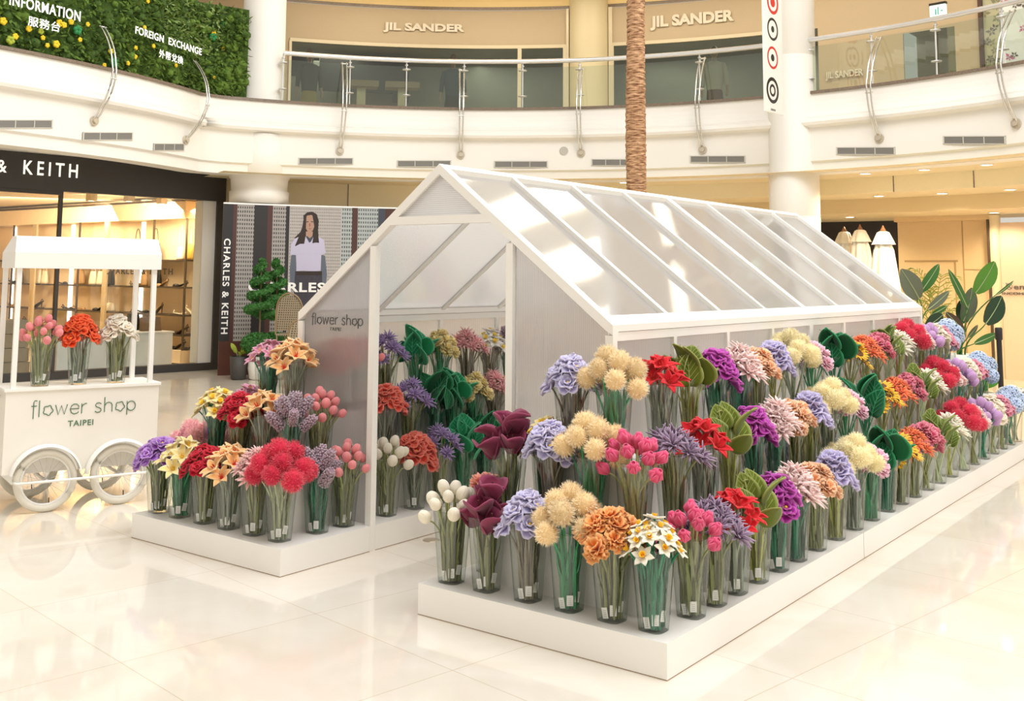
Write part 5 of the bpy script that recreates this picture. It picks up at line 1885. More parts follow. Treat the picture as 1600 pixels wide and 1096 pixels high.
mb.add([a, b, b + Vec((0, 0, 3.1)), a + Vec((0, 0, 3.1))], [(0, 1, 2, 3)])
struct(mb.build('wall_shop_side', SHOPW))


def bp(u, z, o=0.0):
    """point on the shop's back wall behind sight column u"""
    p = onplane(u, 430, Q1 + BN * o, BN)
    return Vec((p.x, p.y, z))


def bbox(u0, u1, o0, o1, z0, z1, mb=None, mi=0, base=Vec((0, 0, 0))):
    mb = mb or MB()
    a0, a1 = bp(u0, 0), bp(u1, 0)
    q = lambda a, o, z: a + BN * o + Vec((0, 0, z)) - base
    vs = [q(a, o, z) for z in (z0, z1) for (a, o) in ((a0, o0), (a0, o1), (a1, o1), (a1, o0))]
    mb.add(vs, [(0, 1, 2, 3), (7, 6, 5, 4), (0, 4, 5, 1), (1, 5, 6, 2), (2, 6, 7, 3), (3, 7, 4, 0)], mi)
    return mb


UNIT = thing('wall_shelving', 'warm lit wall of shelves holding shoes and bags in the shop', 'shelving', bp(150, 0, 0.1))
ub = UNIT.location.copy()
bbox(-60, 310, 0.0, 0.34, 2.66, 2.98, base=ub).build('header_panel', mat('pale oak panel', (0.84, 0.66, 0.44), 0.5, noise=0.04, nscale=5), UNIT)
bbox(-60, 310, 0.0, 0.36, 2.98, 3.02, base=ub).build('header_rail', DWOOD, UNIT)
SHZ = (1.90, 1.40, 0.89, 0.53)
SHELVES = []
for z in SHZ:
    for (u0, u1) in ((-60, 72), (84, 183), (190, 310)):
        bbox(u0, u1, 0.0, 0.30, z - 0.03, z, base=ub).build('shelf', DWOOD, UNIT)
bbox(-60, 310, 0.0, 0.34, 0.02, 0.25, base=ub).build('plinth', SHELL, UNIT)
for u, w_ in ((-20, 1.2), (38, 0.9), (142, 1.0), (258.5, 1.0), (310, 1.0)):
    bbox(u - w_, u + w_, 0.285, 0.31, 0.25, 2.66, base=ub).build('divider', DWOOD, UNIT)
for u in (74, 187):
    bbox(u - 3.2, u + 3.2, 0.31, 0.35, 0.0, 2.66, base=ub).build('upright', mat('champagne upright', (0.50, 0.38, 0.22), 0.4), UNIT)
STRIP = mat('led strip', (1, 0.94, 0.82), 0.5, emit=2.2)
for u in (-35, 20, 112, 222):
    bbox(u - 2.6, u + 2.6, 0.0, 0.02, 0.6, 2.64, base=ub).build('light_strip', STRIP, UNIT)
mb = MB()
p0, p1 = bp(164, 0, 0.33), bp(270, 0, 0.33)
o = (p0 + p1) / 2
o.z = 1.62
plane_text(mb, 'CHARLES & KEITH', o - ub, BD, (0, 0, 1), (p1 - p0).length, 0.115, bold=0.015, spacing=1.3)
mb.build('lettering', BLACK, UNIT)
area('shop_ceiling_light', bp(70, 2.95, 1.35), bp(70, 1.0, 0.0), (3.6, 0.7), 190, (1, 0.80, 0.54))
area('shop_middle_light', bp(215, 2.95, 0.85), bp(215, 1.0, 0.0), (2.2, 0.5), 90, (1, 0.80, 0.54))
area('shop_front_light', bp(262, 2.6, 0.62), bp(280, 0.9, 0.1), (1.2, 0.3), 30, (1, 0.80, 0.54))


def handbag(u, z, w_, h, mt, lab, hl=0.6, o=0.16, group='handbags on the shop shelves'):
    w_, h = w_ * 1.3, h * 1.25
    c = bp(u, z, o)
    t = thing('handbag', lab, 'bag', c, atan2(BD.y, BD.x), group)
    mb = MB()
    d = w_ * 0.22
    prof = ((1.0, 0, 1.0), (1.04, 0.15, 1.05), (0.95, 0.6, 0.8), (0.82, 0.95, 0.45), (0.78, 1.0, 0.2))
    vs, fs = [], []
    n = 12
    for kx, kz, kd in prof:
        for i in range(n):
            a = 2 * pi * i / n
            c_, s_ = cos(a), sin(a)
            vs.append(Vec((abs(c_) ** 0.6 * (1 if c_ > 0 else -1) * w_ / 2 * kx, abs(s_) ** 0.6 * (1 if s_ > 0 else -1) * d * kd, kz * h)))
    for j in range(len(prof) - 1):
        for i in range(n):
            i2 = (i + 1) % n
            fs.append((j * n + i, j * n + i2, (j + 1) * n + i2, (j + 1) * n + i))
    fs += [tuple(range(n))[::-1], tuple(range((len(prof) - 1) * n, len(prof) * n))]
    mb.add(vs, fs, 0, 0, True)
    mb.build('bag_body', mt, t)
    pts = [Vec((-w_ * 0.28 * cos(pi * i / 10), 0, h * 0.96 + h * hl * sin(pi * i / 10))) for i in range(11)]
    MB().tube(pts, 0.007, 6).build('handle', mt, t)


def shoe(u, z, L, mt, lab, heel=0.07, flip=1, o=0.17):
    L, heel = L * 1.3, heel * 1.3
    c = bp(u, z, o)
    t = thing('shoe', lab, 'shoe', c, atan2(BD.y, BD.x) + (0 if flip > 0 else pi) + 0.25, 'shoes on the shop shelves')
    mb = MB()
    vs, fs = [], []
    n = 9
    for i in range(n):
        s = i / (n - 1)
        x = -L / 2 + L * s
        hz = heel * max(0, 1 - s * 1.7) ** 0.8
        wd = L * (0.10 + 0.08 * sin(pi * min(1, s * 1.1)) ** 1) * (1 if s < 0.95 else 0.6)
        vs += [Vec((x, -wd, hz)), Vec((x, wd, hz)), Vec((x, wd, hz + 0.012)), Vec((x, -wd, hz + 0.012))]
    for i in range(n - 1):
        for k in range(4):
            fs.append((4 * i + k, 4 * i + (k + 1) % 4, 4 * i + 4 + (k + 1) % 4, 4 * i + 4 + k))
    fs += [(3, 2, 1, 0), (4 * n - 4, 4 * n - 3, 4 * n - 2, 4 * n - 1)]
    mb.add(vs, fs, 0, 0, True)
    mb.build('sole', mt, t)
    mb = MB().ball((L * 0.27, 0, 0.022), (L * 0.22, L * 0.15, 0.034), 10, 6)
    mb.tube([(-L * 0.42, -L * 0.09, heel + 0.01), (-L * 0.46, 0, heel + 0.055), (-L * 0.42, L * 0.09, heel + 0.01)], 0.008, 5)
    mb.build('upper', mt, t)
    MB().lathe([(0.008, 0), (0.010, heel * 0.5), (0.024, heel + 0.004)], 8, (-L * 0.42, 0, 0)).build('heel', mt, t)


GOLD = mat('gold satin', (0.62, 0.40, 0.06), 0.4, metal=0.3)
TANL = mat('tan leather', (0.50, 0.30, 0.14), 0.5)
BRNL = mat('brown leather', (0.14, 0.085, 0.05), 0.5)
BLKL = mat('black leather', (0.02, 0.018, 0.017), 0.35)
CRML = mat('cream leather', (0.80, 0.70, 0.52), 0.5)
for u, sh, w_, h, mt, lab, hl in ((281, 0, 0.15, 0.20, CRML, 'cream bag with tall handle on the top shop shelf', 1.7), (296, 0, 0.20, 0.24, GOLD, 'gold satin bag on the top shop shelf', 1.1), (307, 0, 0.14, 0.24, BRNL, 'dark brown bag at the end of the top shelf', 0.3),
                                  (213, 0, 0.22, 0.26, BLKL, 'black bag with pointed handle just above the cart roof', 0.9), (241, 0, 0.22, 0.26, BLKL, 'black bag above the end of the cart roof', 0.9), (172, 0, 0.2, 0.13, TANL, 'tan bag half hidden behind the cart roof', 0.4),
                                  (125, 1, 0.22, 0.24, TANL, 'tan bag on the second shelf behind the cart', 0.9), (146, 1, 0.17, 0.22, CRML, 'cream bag on the second shelf, left of its twin', 1.0), (158, 1, 0.17, 0.22, CRML, 'cream bag on the second shelf beside the black ball bag', 1.0), (174, 1, 0.15, 0.22, BLKL, 'round black bag hanging on the second shelf', 1.2),
                                  (226, 1, 0.14, 0.22, TANL, 'slim tan bag on the second shelf between the cart posts', 0.7), (246, 1, 0.17, 0.24, BLKL, 'black tote on the second shelf past the cart post', 0.8), (60, 1, 0.16, 0.24, CRML, 'pale bag on the second shelf near the doorway frame', 0.9), (70, 1, 0.16, 0.22, CRML, 'pale bag against the bronze upright', 0.9), (32, 1, 0.16, 0.22, BRNL, 'brown bag on the second shelf beside the cart post', 0.9),
                                  (175, 2, 0.20, 0.13, CRML, 'cream bag with very long handle on the third shelf', 2.6), (211, 3, 0.30, 0.27, BLKL, 'large round black bag low on the shop shelves', 0.3)):
    handbag(u, SHZ[sh], w_, h, mt, lab, hl)
for u, sh, L, mt, lab, heel, fl in ((282, 1, 0.26, BLKL, 'black strappy sandal on the second shelf near the pier', 0.05, -1), (20, 1, 0.26, BLKL, 'dark shoes on the second shelf at the picture edge', 0.06, 1), (98, 1, 0.22, BLKL, 'black slide on the second shelf behind the canopy', 0.03, 1), (213, 1, 0.22, BRNL, 'brown flat on the second shelf beside the cart post', 0.03, 1), (254, 1, 0.22, TANL, 'tan wedge on the second shelf', 0.08, -1),
                                    (20, 2, 0.26, TANL, 'tan sandal on the third shelf at the picture edge', 0.06, 1), (59, 2, 0.28, BLKL, 'black high heel on the third shelf behind the cart', 0.10, -1), (110, 2, 0.28, BLKL, 'flat black shoe on the third shelf behind the cart', 0.03, 1), (126, 2, 0.26, TANL, 'tan flat on the third shelf behind the cart', 0.03, 1), (158, 2, 0.28, BLKL, 'black strappy heel on the third shelf', 0.08, -1),
                                    (224, 2, 0.28, BLKL, 'black loafer on the third shelf between the cart posts', 0.04, 1), (248, 2, 0.20, BRNL, 'brown pump perched on the third shelf', 0.12, -1), (285, 2, 0.26, CRML, 'cream flat on the third shelf near the pier', 0.02, 1), (302, 2, 0.20, CRML, 'cream heel at the end of the third shelf', 0.10, 1),
                                    (50, 3, 0.28, BLKL, 'black slingback on the fourth shelf behind the cart', 0.08, 1), (68, 3, 0.26, CRML, 'cream pump on the fourth shelf behind the cart', 0.06, -1), (284, 3, 0.30, BRNL, 'long brown boot shoe on the fourth shelf', 0.10, -1), (303, 3, 0.22, BRNL, 'brown heel at the end of the fourth shelf', 0.08, -1)):
    shoe(u, SHZ[sh], L, mt, lab, heel, fl)
for u, lab in ((281, 'black stiletto on the pale bottom plinth'), (301, 'black heel at the end of the pale plinth')):
    shoe(u, 0.25, 0.28, BLKL, lab, 0.10, -1)
# counters
MARB = mat('grey white marble', (0.70, 0.70, 0.68), 0.3, noise=0.12, nscale=3)
c0, c1 = onplane(120, 575, B0 - SN * 0.9, SN), onplane(268, 575, B0 - SN * 0.9, SN)
CT = thing('marble_counter', 'pale grey marble display counter behind the cart vases', 'counter', (c0 + c1) / 2)
CT.location.z = 0
sA, sB = (c0 - B0).dot(SD), (c1 - B0).dot(SD)
sbox(sA - 0.35, sB, -1.5, -0.9, 0.05, 0.60, base=CT.location).build('block', MARB, CT)
sbox(sA - 0.37, sB + 0.02, -1.52, -0.88, 0.60, 0.625, base=CT.location).build('top', MARB, CT)
c0, c1 = onplane(-20, 575, B0 - SN * 0.7, SN), onplane(46, 575, B0 - SN * 0.7, SN)
WT = thing('timber_counter', 'stepped grey brown timber counter at the picture edge', 'counter', (c0 + c1) / 2)
WT.location.z = 0
WOODG = mat('grey brown timber', (0.30, 0.22, 0.13), 0.5, noise=0.2, nscale=6)
for i in range(4):
    sbox((c0 - B0).dot(SD), (c1 - B0).dot(SD) - 0.02 * i, -1.2, -0.7, 0.02 + 0.22 * i, 0.23 + 0.22 * i, base=WT.location).build('drawer', WOODG, WT)
c = sp((sB) - 0.28, -1.2, 0.626)
t = thing('handbag', 'brown tote bag standing on the marble counter', 'bag', c, atan2(SD.y, SD.x), None)
MB().prism([(-0.19, -0.06, 0), (0.19, -0.06, 0), (0.17, -0.03, 0.24), (-0.17, -0.03, 0.24)], (0, 0.1, 0)).build('bag_body', BRNL, t)
MB().tube([Vec((-0.08 * cos(pi * i / 8), 0, 0.23 + 0.1 * sin(pi * i / 8))) for i in range(9)], 0.008, 6).build('handle', BRNL, t)
for u, v, lab in ((20, 331, 'white ceiling spotlight nearest the picture edge in the shop'), (98, 327, 'white ceiling spotlight behind the window frame'), (143, 309, 'white ceiling spotlight below the letter strip'), (165, 323, 'white ceiling spotlight in the back row of the shop'), (202, 310, 'white ceiling spotlight in the middle of the shop'), (229, 318, 'white ceiling spotlight above the cart corner'), (253, 314, 'white ceiling spotlight nearest the pier')):
    p = onz(u, v, 2.98)
    o = thing('spotlight', lab, 'ceiling light', p, 0, 'shop ceiling spotlights')
    MB().box((-0.07, -0.07, -0.06), (0.07, 0.07, 0.07)).build('housing', SHELL, o)
    MB().lathe([(0.0005, -0.062), (0.05, -0.062)], 14, cap=False).build('lens', LAMP, o)

# ================================================================== PRINTED HOARDING
RH = 8.5
HB = thing('printed_hoarding', 'tall printed fashion hoarding behind the topiary with a long-haired model', 'hoarding', arc(cyl(480, 430, RH)[0], RH, 0))
hb = HB.location.copy()
A_ = lambda u: cyl(u, 430, RH)[0]


def bead_mat(name, dark, light, sx):
    m = bpy.data.materials.new(name)
    m.use_nodes = True
    nt = m.node_tree
    b = nt.nodes['Principled BSDF']
    b.inputs['Roughness'].default_value = 0.55
    tc = nt.nodes.new('ShaderNodeTexCoord')
    sep = nt.nodes.new('ShaderNodeSeparateXYZ')
    nt.links.new(tc.outputs['Object'], sep.inputs[0])

    def wave(sock, freq, amp_off):
        a = nt.nodes.new('ShaderNodeMath')
        a.operation = 'MULTIPLY'
        a.inputs[1].default_value = freq
        nt.links.new(sock, a.inputs[0])
        s = nt.nodes.new('ShaderNodeMath')
        s.operation = 'SINE'
        nt.links.new(a.outputs[0], s.inputs[0])
        return s.outputs[0]
    d = nt.nodes.new('ShaderNodeVectorMath')
    d.operation = 'DOT_PRODUCT'
    d.inputs[1].default_value = (0.55, 0.83, 0)
    nt.links.new(tc.outputs['Object'], d.inputs[0])
    mul = nt.nodes.new('ShaderNodeMath')
    mul.operation = 'MAXIMUM'
    nt.links.new(wave(d.outputs['Value'], sx, 0), mul.inputs[0])
    nt.links.new(wave(sep.outputs['Z'], sx * 0.55, 0), mul.inputs[1])
    nz = nt.nodes.new('ShaderNodeTexNoise')
    nz.inputs['Scale'].default_value = 16
    nz.inputs['Detail'].default_value = 4
    nt.links.new(tc.outputs['Object'], nz.inputs['Vector'])
    ad = nt.nodes.new('ShaderNodeMath')
    ad.operation = 'ADD'
    nt.links.new(mul.outputs[0], ad.inputs[0])
    nt.links.new(nz.outputs['Fac'], ad.inputs[1])
    rp = nt.nodes.new('ShaderNodeValToRGB')
    rp.color_ramp.elements[0].position = 0.1
    rp.color_ramp.elements[0].color = (*dark, 1)
    rp.color_ramp.elements[1].position = 1.0
    rp.color_ramp.elements[1].color = (*light, 1)
    nt.links.new(ad.outputs[0], rp.inputs['Fac'])
    nt.links.new(rp.outputs['Color'], b.inputs['Base Color'])
    return m


PB1 = bead_mat('printed bead curtain grey', (0.06, 0.055, 0.055), (0.36, 0.34, 0.32), 165)
PB2 = bead_mat('printed bead curtain pale', (0.24, 0.22, 0.21), (0.46, 0.43, 0.41), 210)
PB3 = bead_mat('printed bead curtain blue', (0.07, 0.085, 0.09), (0.42, 0.46, 0.46), 160)
PK = mat('printed black', (0.022, 0.02, 0.022), 0.5)
PBR = mat('printed dark brown', (0.075, 0.028, 0.022), 0.5)
PNV = mat('printed slate', (0.05, 0.06, 0.08), 0.5)
PFL = mat('painted red brown reflection', (0.085, 0.03, 0.02), 0.4, noise=0.3, nscale=3)  # dark red brown reflection painted in as the board's lower band
pm_ = [PB1, PB2, PB3, PK, PBR, PNV, PFL, PUREW]
mb = MB()
for u0, u1, mi in ((345, 361, 3), (361, 367, 4), (367, 394, 0), (394, 415, 3), (415, 423, 4), (423, 444, 0), (444, 449.5, 3), (449.5, 531, 1), (531, 548, 2), (548, 557, 4), (557, 589, 2), (589, 600, 5), (600, 640, 4)):
    arc_slab(mb, A_(u1), A_(u0), RH - 0.02, RH, 0.55, 2.80, 2, mi)
arc_slab(mb, A_(640), A_(345), RH - 0.02, RH, 0.0, 0.55, 10, 6)
arc_slab(mb, A_(640), A_(345), RH - 0.03, RH, 2.80, 2.825, 10, 7)
mb.V = [tuple(Vec(v) - hb) for v in mb.V]
mb.build('printed_board', pm_, HB)


def hz(u, v, o=0.024):
    t, z = cyl(u, v, RH - o)
    return arc(t, RH - o, z) - hb


SKIN = mat('printed skin', (0.42, 0.26, 0.19), 0.6)
HAIR = mat('printed dark hair', (0.030, 0.018, 0.014), 0.6)
LILAC = mat('printed lilac shirt', (0.52, 0.50, 0.66), 0.6)
STEELB = mat('printed blue grey sleeve', (0.11, 0.13, 0.17), 0.6)
SKIRT = mat('printed dark skirt', (0.045, 0.04, 0.055), 0.6, noise=0.6, nscale=40)
wm = MB()


def poly(pts, mi, o):
    vs = [hz(u, v, o) for u, v in pts]
    c = sum(vs, Vec((0, 0, 0))) / len(vs)
    wm.add([c] + vs, [(0, i + 1, (i + 1) % len(vs) + 1) for i in range(len(vs))], mi)


poly([(474, 337), (480, 332), (488, 331), (495, 335), (498, 345), (497, 360), (498, 375), (497, 388), (490, 392), (478, 388), (466, 380), (460, 372), (470, 362), (475, 350)], 1, 0.024)
poly([(455, 400), (462, 396), (464, 440), (459, 452), (453, 446), (453, 420)], 3, 0.0245)
poly([(502, 398), (508, 400), (511, 430), (509, 446), (503, 450), (501, 425)], 3, 0.0245)
poly([(461, 424), (503, 424), (505, 480), (500, 500), (462, 500), (458, 480)], 4, 0.025)
poly([(461, 373), (472, 368), (480, 371), (496, 369), (506, 375), (509, 396), (502, 399), (501, 423), (488, 425), (474, 423), (463, 424), (463, 399), (453, 398), (455, 382)], 2, 0.026)
poly([(478, 362), (489, 362), (488, 370), (483, 378), (478, 371)], 0, 0.0265)
poly([(476, 343), (480, 337), (487, 336), (492, 341), (492, 352), (489, 360), (484, 364), (480, 361), (476, 353)], 0, 0.027)
poly([(478, 370), (480, 369), (484, 377), (488, 369), (490, 370), (484, 381)], 5, 0.0272)
poly([(475, 340), (479, 335), (478, 356), (477, 372), (474, 388), (466, 393), (461, 384), (466, 372), (472, 356)], 1, 0.0275)
poly([(488, 336), (493, 338), (497, 347), (497, 365), (499, 383), (496, 396), (490, 394), (488, 380), (491, 362), (491, 346)], 1, 0.0275)
poly([(478.5, 346.5), (482, 346), (482, 347.3), (478.5, 347.6)], 1, 0.028)
poly([(486, 346), (489.5, 346.4), (489.5, 347.6), (486, 347.3)], 1, 0.028)
poly([(482, 357), (486.5, 357), (484.5, 358.6)], 6, 0.028)
poly([(483.2, 349), (484.6, 349), (485.2, 353.5), (483, 353.6)], 6, 0.028)
poly([(463, 424), (503, 424), (503, 430), (463, 430)], 1, 0.0282)
wm.build('printed_model', [SKIN, HAIR, LILAC, STEELB, SKIRT, PNV, mat('printed lips', (0.28, 0.10, 0.09), 0.6)], HB)
mb = MB()
arc_text(mb, 'CHARLES & KEITH', 388, 441, 622, 457, RH - 0.022, bold=0.03, spacing=1.12)
mb.V = [tuple(Vec(v) - hb) for v in mb.V]
mb.build('lettering', PUREW, HB)
mb = MB()
t = A_(352.5)
vs, fs = fit_text('CHARLES & KEITH', 1.0, 1.0, bold=0.02, spacing=1.2)
_, z1 = cyl(352, 373, RH)
_, z0 = cyl(352, 522, RH)
wd = (A_(347.5) - A_(358)) * RH
mb.add([arc(A_(347.5) - (v.y) * wd / RH, RH - 0.026 - v.z * 0.2, (z0 + z1) / 2 - v.x * (z1 - z0)) for v in vs], fs)
mb.V = [tuple(Vec(v) - hb) for v in mb.V]
mb.build('lettering', PUREW, HB)

# ================================================================== PLANTS, CHAIRS, PARASOLS, PALM, BANNER, STANCHION
LEAFG = mat('box foliage', (0.030, 0.13, 0.018), 0.7, noise=0.5, nscale=30)
LEAFD = mat('box foliage paler green', (0.05, 0.20, 0.035), 0.7, noise=0.5, nscale=30)  # paler green dealt to the leaves at random
BARK = mat('thin bark', (0.20, 0.13, 0.07), 0.8)


def topiary(u, v, D, lab, seed, potm, ztop):
    r_ = random.Random(seed)
    p = atd(u, v, D)
    o = thing('spiral_topiary', lab, 'topiary tree', (p.x, p.y, 0), 0, 'spiral topiaries')
    MB().lathe([(0.10, 0), (0.135, 0.02), (0.165, 0.18), (0.15, 0.36), (0.135, 0.37), (0.13, 0.33), (0.001, 0.33)], 20).build('pot', potm, o)
    MB().tube([(0, 0, 0.3), (0.01, 0, 0.9), (0, 0, ztop - 0.1)], 0.014, 6).build('trunk', BARK, o)
    mb = MB()
    z0 = 0.98

    def leaf(c, s):
        d = Vec((r_.gauss(0, 1), r_.gauss(0, 1), r_.gauss(0, 1))).normalized()
        a = d.orthogonal().normalized() * s * 0.35
        mb.add([c - a, c + d * s, c + a], [(0, 1, 2)], r_.randint(0, 1))
    pts = []
    for i in range(90):
        t = i / 89
        a = 2 * pi * 4.2 * t + seed
        rr = 0.205 * (1 - t) ** 0.75 + 0.012
        pts.append(Vec((rr * cos(a), rr * sin(a), z0 + (ztop - z0) * t ** 0.95)))
    mb.tube(pts, [0.058 * (1 - 0.3 * i / 89) for i in range(90)], 7, 0)
    for k in range(4200):
        i = r_.randrange(90)
        q = Vec((r_.gauss(0, 1), r_.gauss(0, 1), r_.gauss(0, 1))).normalized()
        leaf(pts[i] + q * 0.06 * (1 - 0.3 * i / 89), 0.042)
    mb.build('spiral_foliage', [LEAFG, LEAFD], o)
    mb = MB()
    mb.ball((0, 0, 0.55), (0.25, 0.25, 0.17), 16, 10, 0)
    for k in range(1800):
        d = Vec((r_.gauss(0, 1), r_.gauss(0, 1), r_.gauss(0, 1))).normalized()
        c = Vec((d.x * 0.27, d.y * 0.27, 0.55 + d.z * 0.17))
        leaf(c, 0.04)
    mb.build('lower_bush', [LEAFG, LEAFD], o)
    return o


WPOT = mat('white glazed pot', (0.82, 0.80, 0.74), 0.35)
GPOT = mat('dark grey pot', (0.06, 0.055, 0.05), 0.6)
topiary(403, 586, 16.7, 'spiral clipped topiary in a white pot, the one nearest the shop', 1, WPOT, 1.86)
topiary(428, 586, 16.9, 'spiral clipped topiary beside the rattan chairs', 4, WPOT, 1.86)


def blade(mb, base, tip, width, nrm_hint, mi=0, droop=0.05, fold=0.12, n=8):
    """broad leaf blade from base to tip with a raised midrib"""
    base, tip = Vec(base), Vec(tip)
    d = tip - base
    L = d.length
    d.normalize()
    sd = d.cross(nrm_hint).normalized()
    nn = sd.cross(d).normalized()
    vs, fs, mid = [], [], []
    for i in range(n + 1):
        s = i / n
        c = base + d * L * s - nn * droop * L * (4 * s * (1 - s)) * -1
        wv = width / 2 * (sin(pi * min(1, s * 0.94 + 0.05)) ** 0.62)
        mid.append(c + nn * 0.004)
        for j in (-1, -0.5, 0, 0.5, 1):
            vs.append(c + sd * wv * j + nn * (fold * abs(j) * wv))
    for i in range(n):
        for j in range(4):
            fs.append((i * 5 + j, i * 5 + j + 1, i * 5 + 6 + j, i * 5 + 5 + j))
    mb.add(vs, fs, mi, 0, True)
    mb.add([v - nn * 0.003 for v in vs], [f[::-1] for f in fs], mi, 0, True)
    mb.tube(mid, [0.006 * (1 - 0.7 * i / n) + 0.001 for i in range(n + 1)], 5, 1)


RIB = mat('pale leaf rib', (0.36, 0.44, 0.22), 0.6)
LF = {'bright': mat('leaf bright green', (0.075, 0.24, 0.02), 0.4), 'dark': mat('leaf dark green', (0.012, 0.045, 0.018), 0.35), 'grey': mat('leaf grey green underside', (0.13, 0.15, 0.10), 0.6), 'mid': mat('leaf mid green', (0.04, 0.15, 0.025), 0.4), 'brown': mat('leaf dry brown', (0.07, 0.04, 0.02), 0.6)}


def strelitzia(lab, pu, pv, D, leaves, potm, toplev, stem_to=None):
    p = atd(pu, pv, D)
    o = thing('bird_of_paradise_plant', lab, 'potted plant', (p.x, p.y, 0), 0)
    b = o.location.copy()
    h = p.z
    MB().lathe([(0.15, 0), (0.17, 0.02), (0.21, h * 0.6), (0.22, h - 0.01), (0.20, h), (0.19, h - 0.03), (0.001, h - 0.03)], 22).build('pot', potm, o)
    r_ = random.Random(int(pu))
    for (u0, v0, u1, v1, wpx, col, dd) in leaves:
        a, c = atd(u0, v0, D + dd), atd(u1, v1, D + dd + r_.uniform(-0.12, 0.12))
        hint = (-fwd + rt * r_.uniform(-0.25, 0.25)).normalized()
        mb = MB()
        blade(mb, a - b, c - b, wpx * D / F_PX * 1.06, hint)
        mb.build('leaf', [LF[col], RIB], o)
        s0 = Vec((r_.uniform(-0.07, 0.07), r_.uniform(-0.07, 0.07), h - 0.03))
        e = a - b
        MB().tube(bez(s0, s0 + Vec((0, 0, (e.z - s0.z) * 0.6)), e - (c - a) * 0.35, e, 9), [0.012 - 0.0007 * i for i in range(9)], 6).build('stalk', LF['mid'], o)
    return o


strelitzia('tall broad-leaved plant with one bright green leaf in front of the tan wall', 1500, 553, 13.4,
           [(1524, 458, 1554, 409, 31, 'bright', 0.0), (1540, 506, 1565, 463, 33, 'dark', -0.1), (1505, 502, 1519, 450, 27, 'grey', 0.1), (1511, 480, 1482, 421, 11, 'mid', 0.0), (1555, 462, 1584, 439, 5, 'mid', 0.15), (1505, 517, 1478, 488, 14, 'brown', -0.15), (1523, 537, 1557, 522, 13, 'mid', -0.1), (1512, 528, 1528, 508, 7, 'grey', 0.2), (1508, 505, 1500, 470, 22, 'dark', 0.25)], WPOT, 0)
strelitzia('leafy plant half hidden behind the far greenhouse corner', 1447, 553, 13.0,
           [(1436, 467, 1408, 421, 30, 'grey', 0.0), (1438, 457, 1467, 413, 17, 'mid', 0.1), (1450, 484, 1483, 455, 13, 'grey', -0.1), (1446, 512, 1473, 492, 22, 'dark', 0.0), (1440, 520, 1468, 506, 18, 'grey', 0.1), (1456, 492, 1480, 478, 9, 'mid', 0.2)], GPOT, 0)
p = atd(1462, 553, 14.4)
o = thing('areca_palm', 'feathery yellow green palm between the two broad-leaved plants', 'potted plant', (p.x, p.y, 0))
MB().lathe([(0.14, 0), (0.19, 0.35), (0.17, 0.35), (0.001, 0.32)], 18).build('pot', GPOT, o)
PALMG = mat('palm leaflet', (0.30, 0.32, 0.04), 0.5)
r_ = random.Random(5)
for (u1, v1) in ((1430, 423), (1446, 440), (1474, 430), (1492, 436), (1498, 468), (1436, 470), (1486, 486), (1500, 497), (1452, 455)):
    e = atd(u1, v1, 14.4 + r_.uniform(-0.25, 0.25)) - o.location
    s0 = Vec((r_.uniform(-0.05, 0.05), r_.uniform(-0.05, 0.05), 0.32))
    pts = bez(s0, s0 + Vec((0, 0, (e.z - 0.3) * 0.8)), e * 0.75 + Vec((0, 0, e.z * 0.28)), e, 15)
    mb = MB().tube(pts, [0.008 - 0.0004 * i for i in range(15)], 5)
    for i in range(5, 15):
        d = (pts[min(14, i + 1)] - pts[i - 1]).normalized()
        sd = d.cross(Vec((0, 0, 1))).normalized()
        for sg in (-1, 1):
            L = 0.24 * (1 - 0.4 * (i - 5) / 10)
            t = (sd * sg * 0.8 + d * 0.7 + Vec((0, 0, -0.15))).normalized()
            q = pts[i]
            wv = d * 0.008
            mb.add([q - wv, q + t * L * 0.5 - wv * 1.2 + Vec((0, 0, 0.02)), q + t * L + Vec((0, 0, -0.03)), q + t * L * 0.5 + wv * 1.2 + Vec((0, 0, 0.02)), q + wv], [(0, 1, 2, 3, 4)])
    mb.build('frond', PALMG, o)


def small_plant(lab, u, v, D, mt, n, size, potm, poth, seed):
    r_ = random.Random(seed)
    p = atd(u, v, D)
    o = thing('leafy_pot_plant', lab, 'potted plant', (p.x, p.y, 0))
    MB().lathe([(0.09, 0), (0.12, 0.02), (0.14, poth), (0.125, poth), (0.12, poth - 0.03), (0.001, poth - 0.03)], 18).build('pot', potm, o)
    for i in range(n):
        a = i * 2.4
        rr = size * r_.uniform(0.3, 1)
        e = Vec((rr * cos(a), rr * sin(a), poth + size * r_.uniform(0.3, 1.3)))
        b = e * 0.35 + Vec((0, 0, poth * 0.65))
        mb = MB()
        blade(mb, b, e, size * 0.45, (Vec((cos(a + 0.6), sin(a + 0.6), 1.2))).normalized())
        mb.tube([(0, 0, poth - 0.03), b * 0.6 + Vec((0, 0, poth * 0.3)), b], 0.004, 5, 1)
        mb.build('leaf', [mt, RIB], o)


LIME = mat('lime leaf', (0.38, 0.45, 0.04), 0.7)
FRESH = mat('fresh green leaf', (0.10, 0.36, 0.05), 0.5)
small_plant('small lime-leaved plant in a dark pot by the hoarding', 373, 562, 16.7, LIME, 9, 0.16, GPOT, 0.36, 2)
small_plant('fresh green leafy plant beside the white pot near the stanchion', 1531, 560, 11.9, FRESH, 16, 0.22, WPOT, 0.42, 3)
small_plant('low fresh green plant behind the end of the long flower row', 1540, 604, 11.5, FRESH, 9, 0.10, mat('sand pot', (0.74, 0.62, 0.42), 0.6), 0.22, 6)

# woven chairs
RAT = bead_mat('woven rattan', (0.05, 0.035, 0.022), (0.36, 0.29, 0.19), 330)
CANE = mat('cane rail', (0.30, 0.20, 0.10), 0.5)


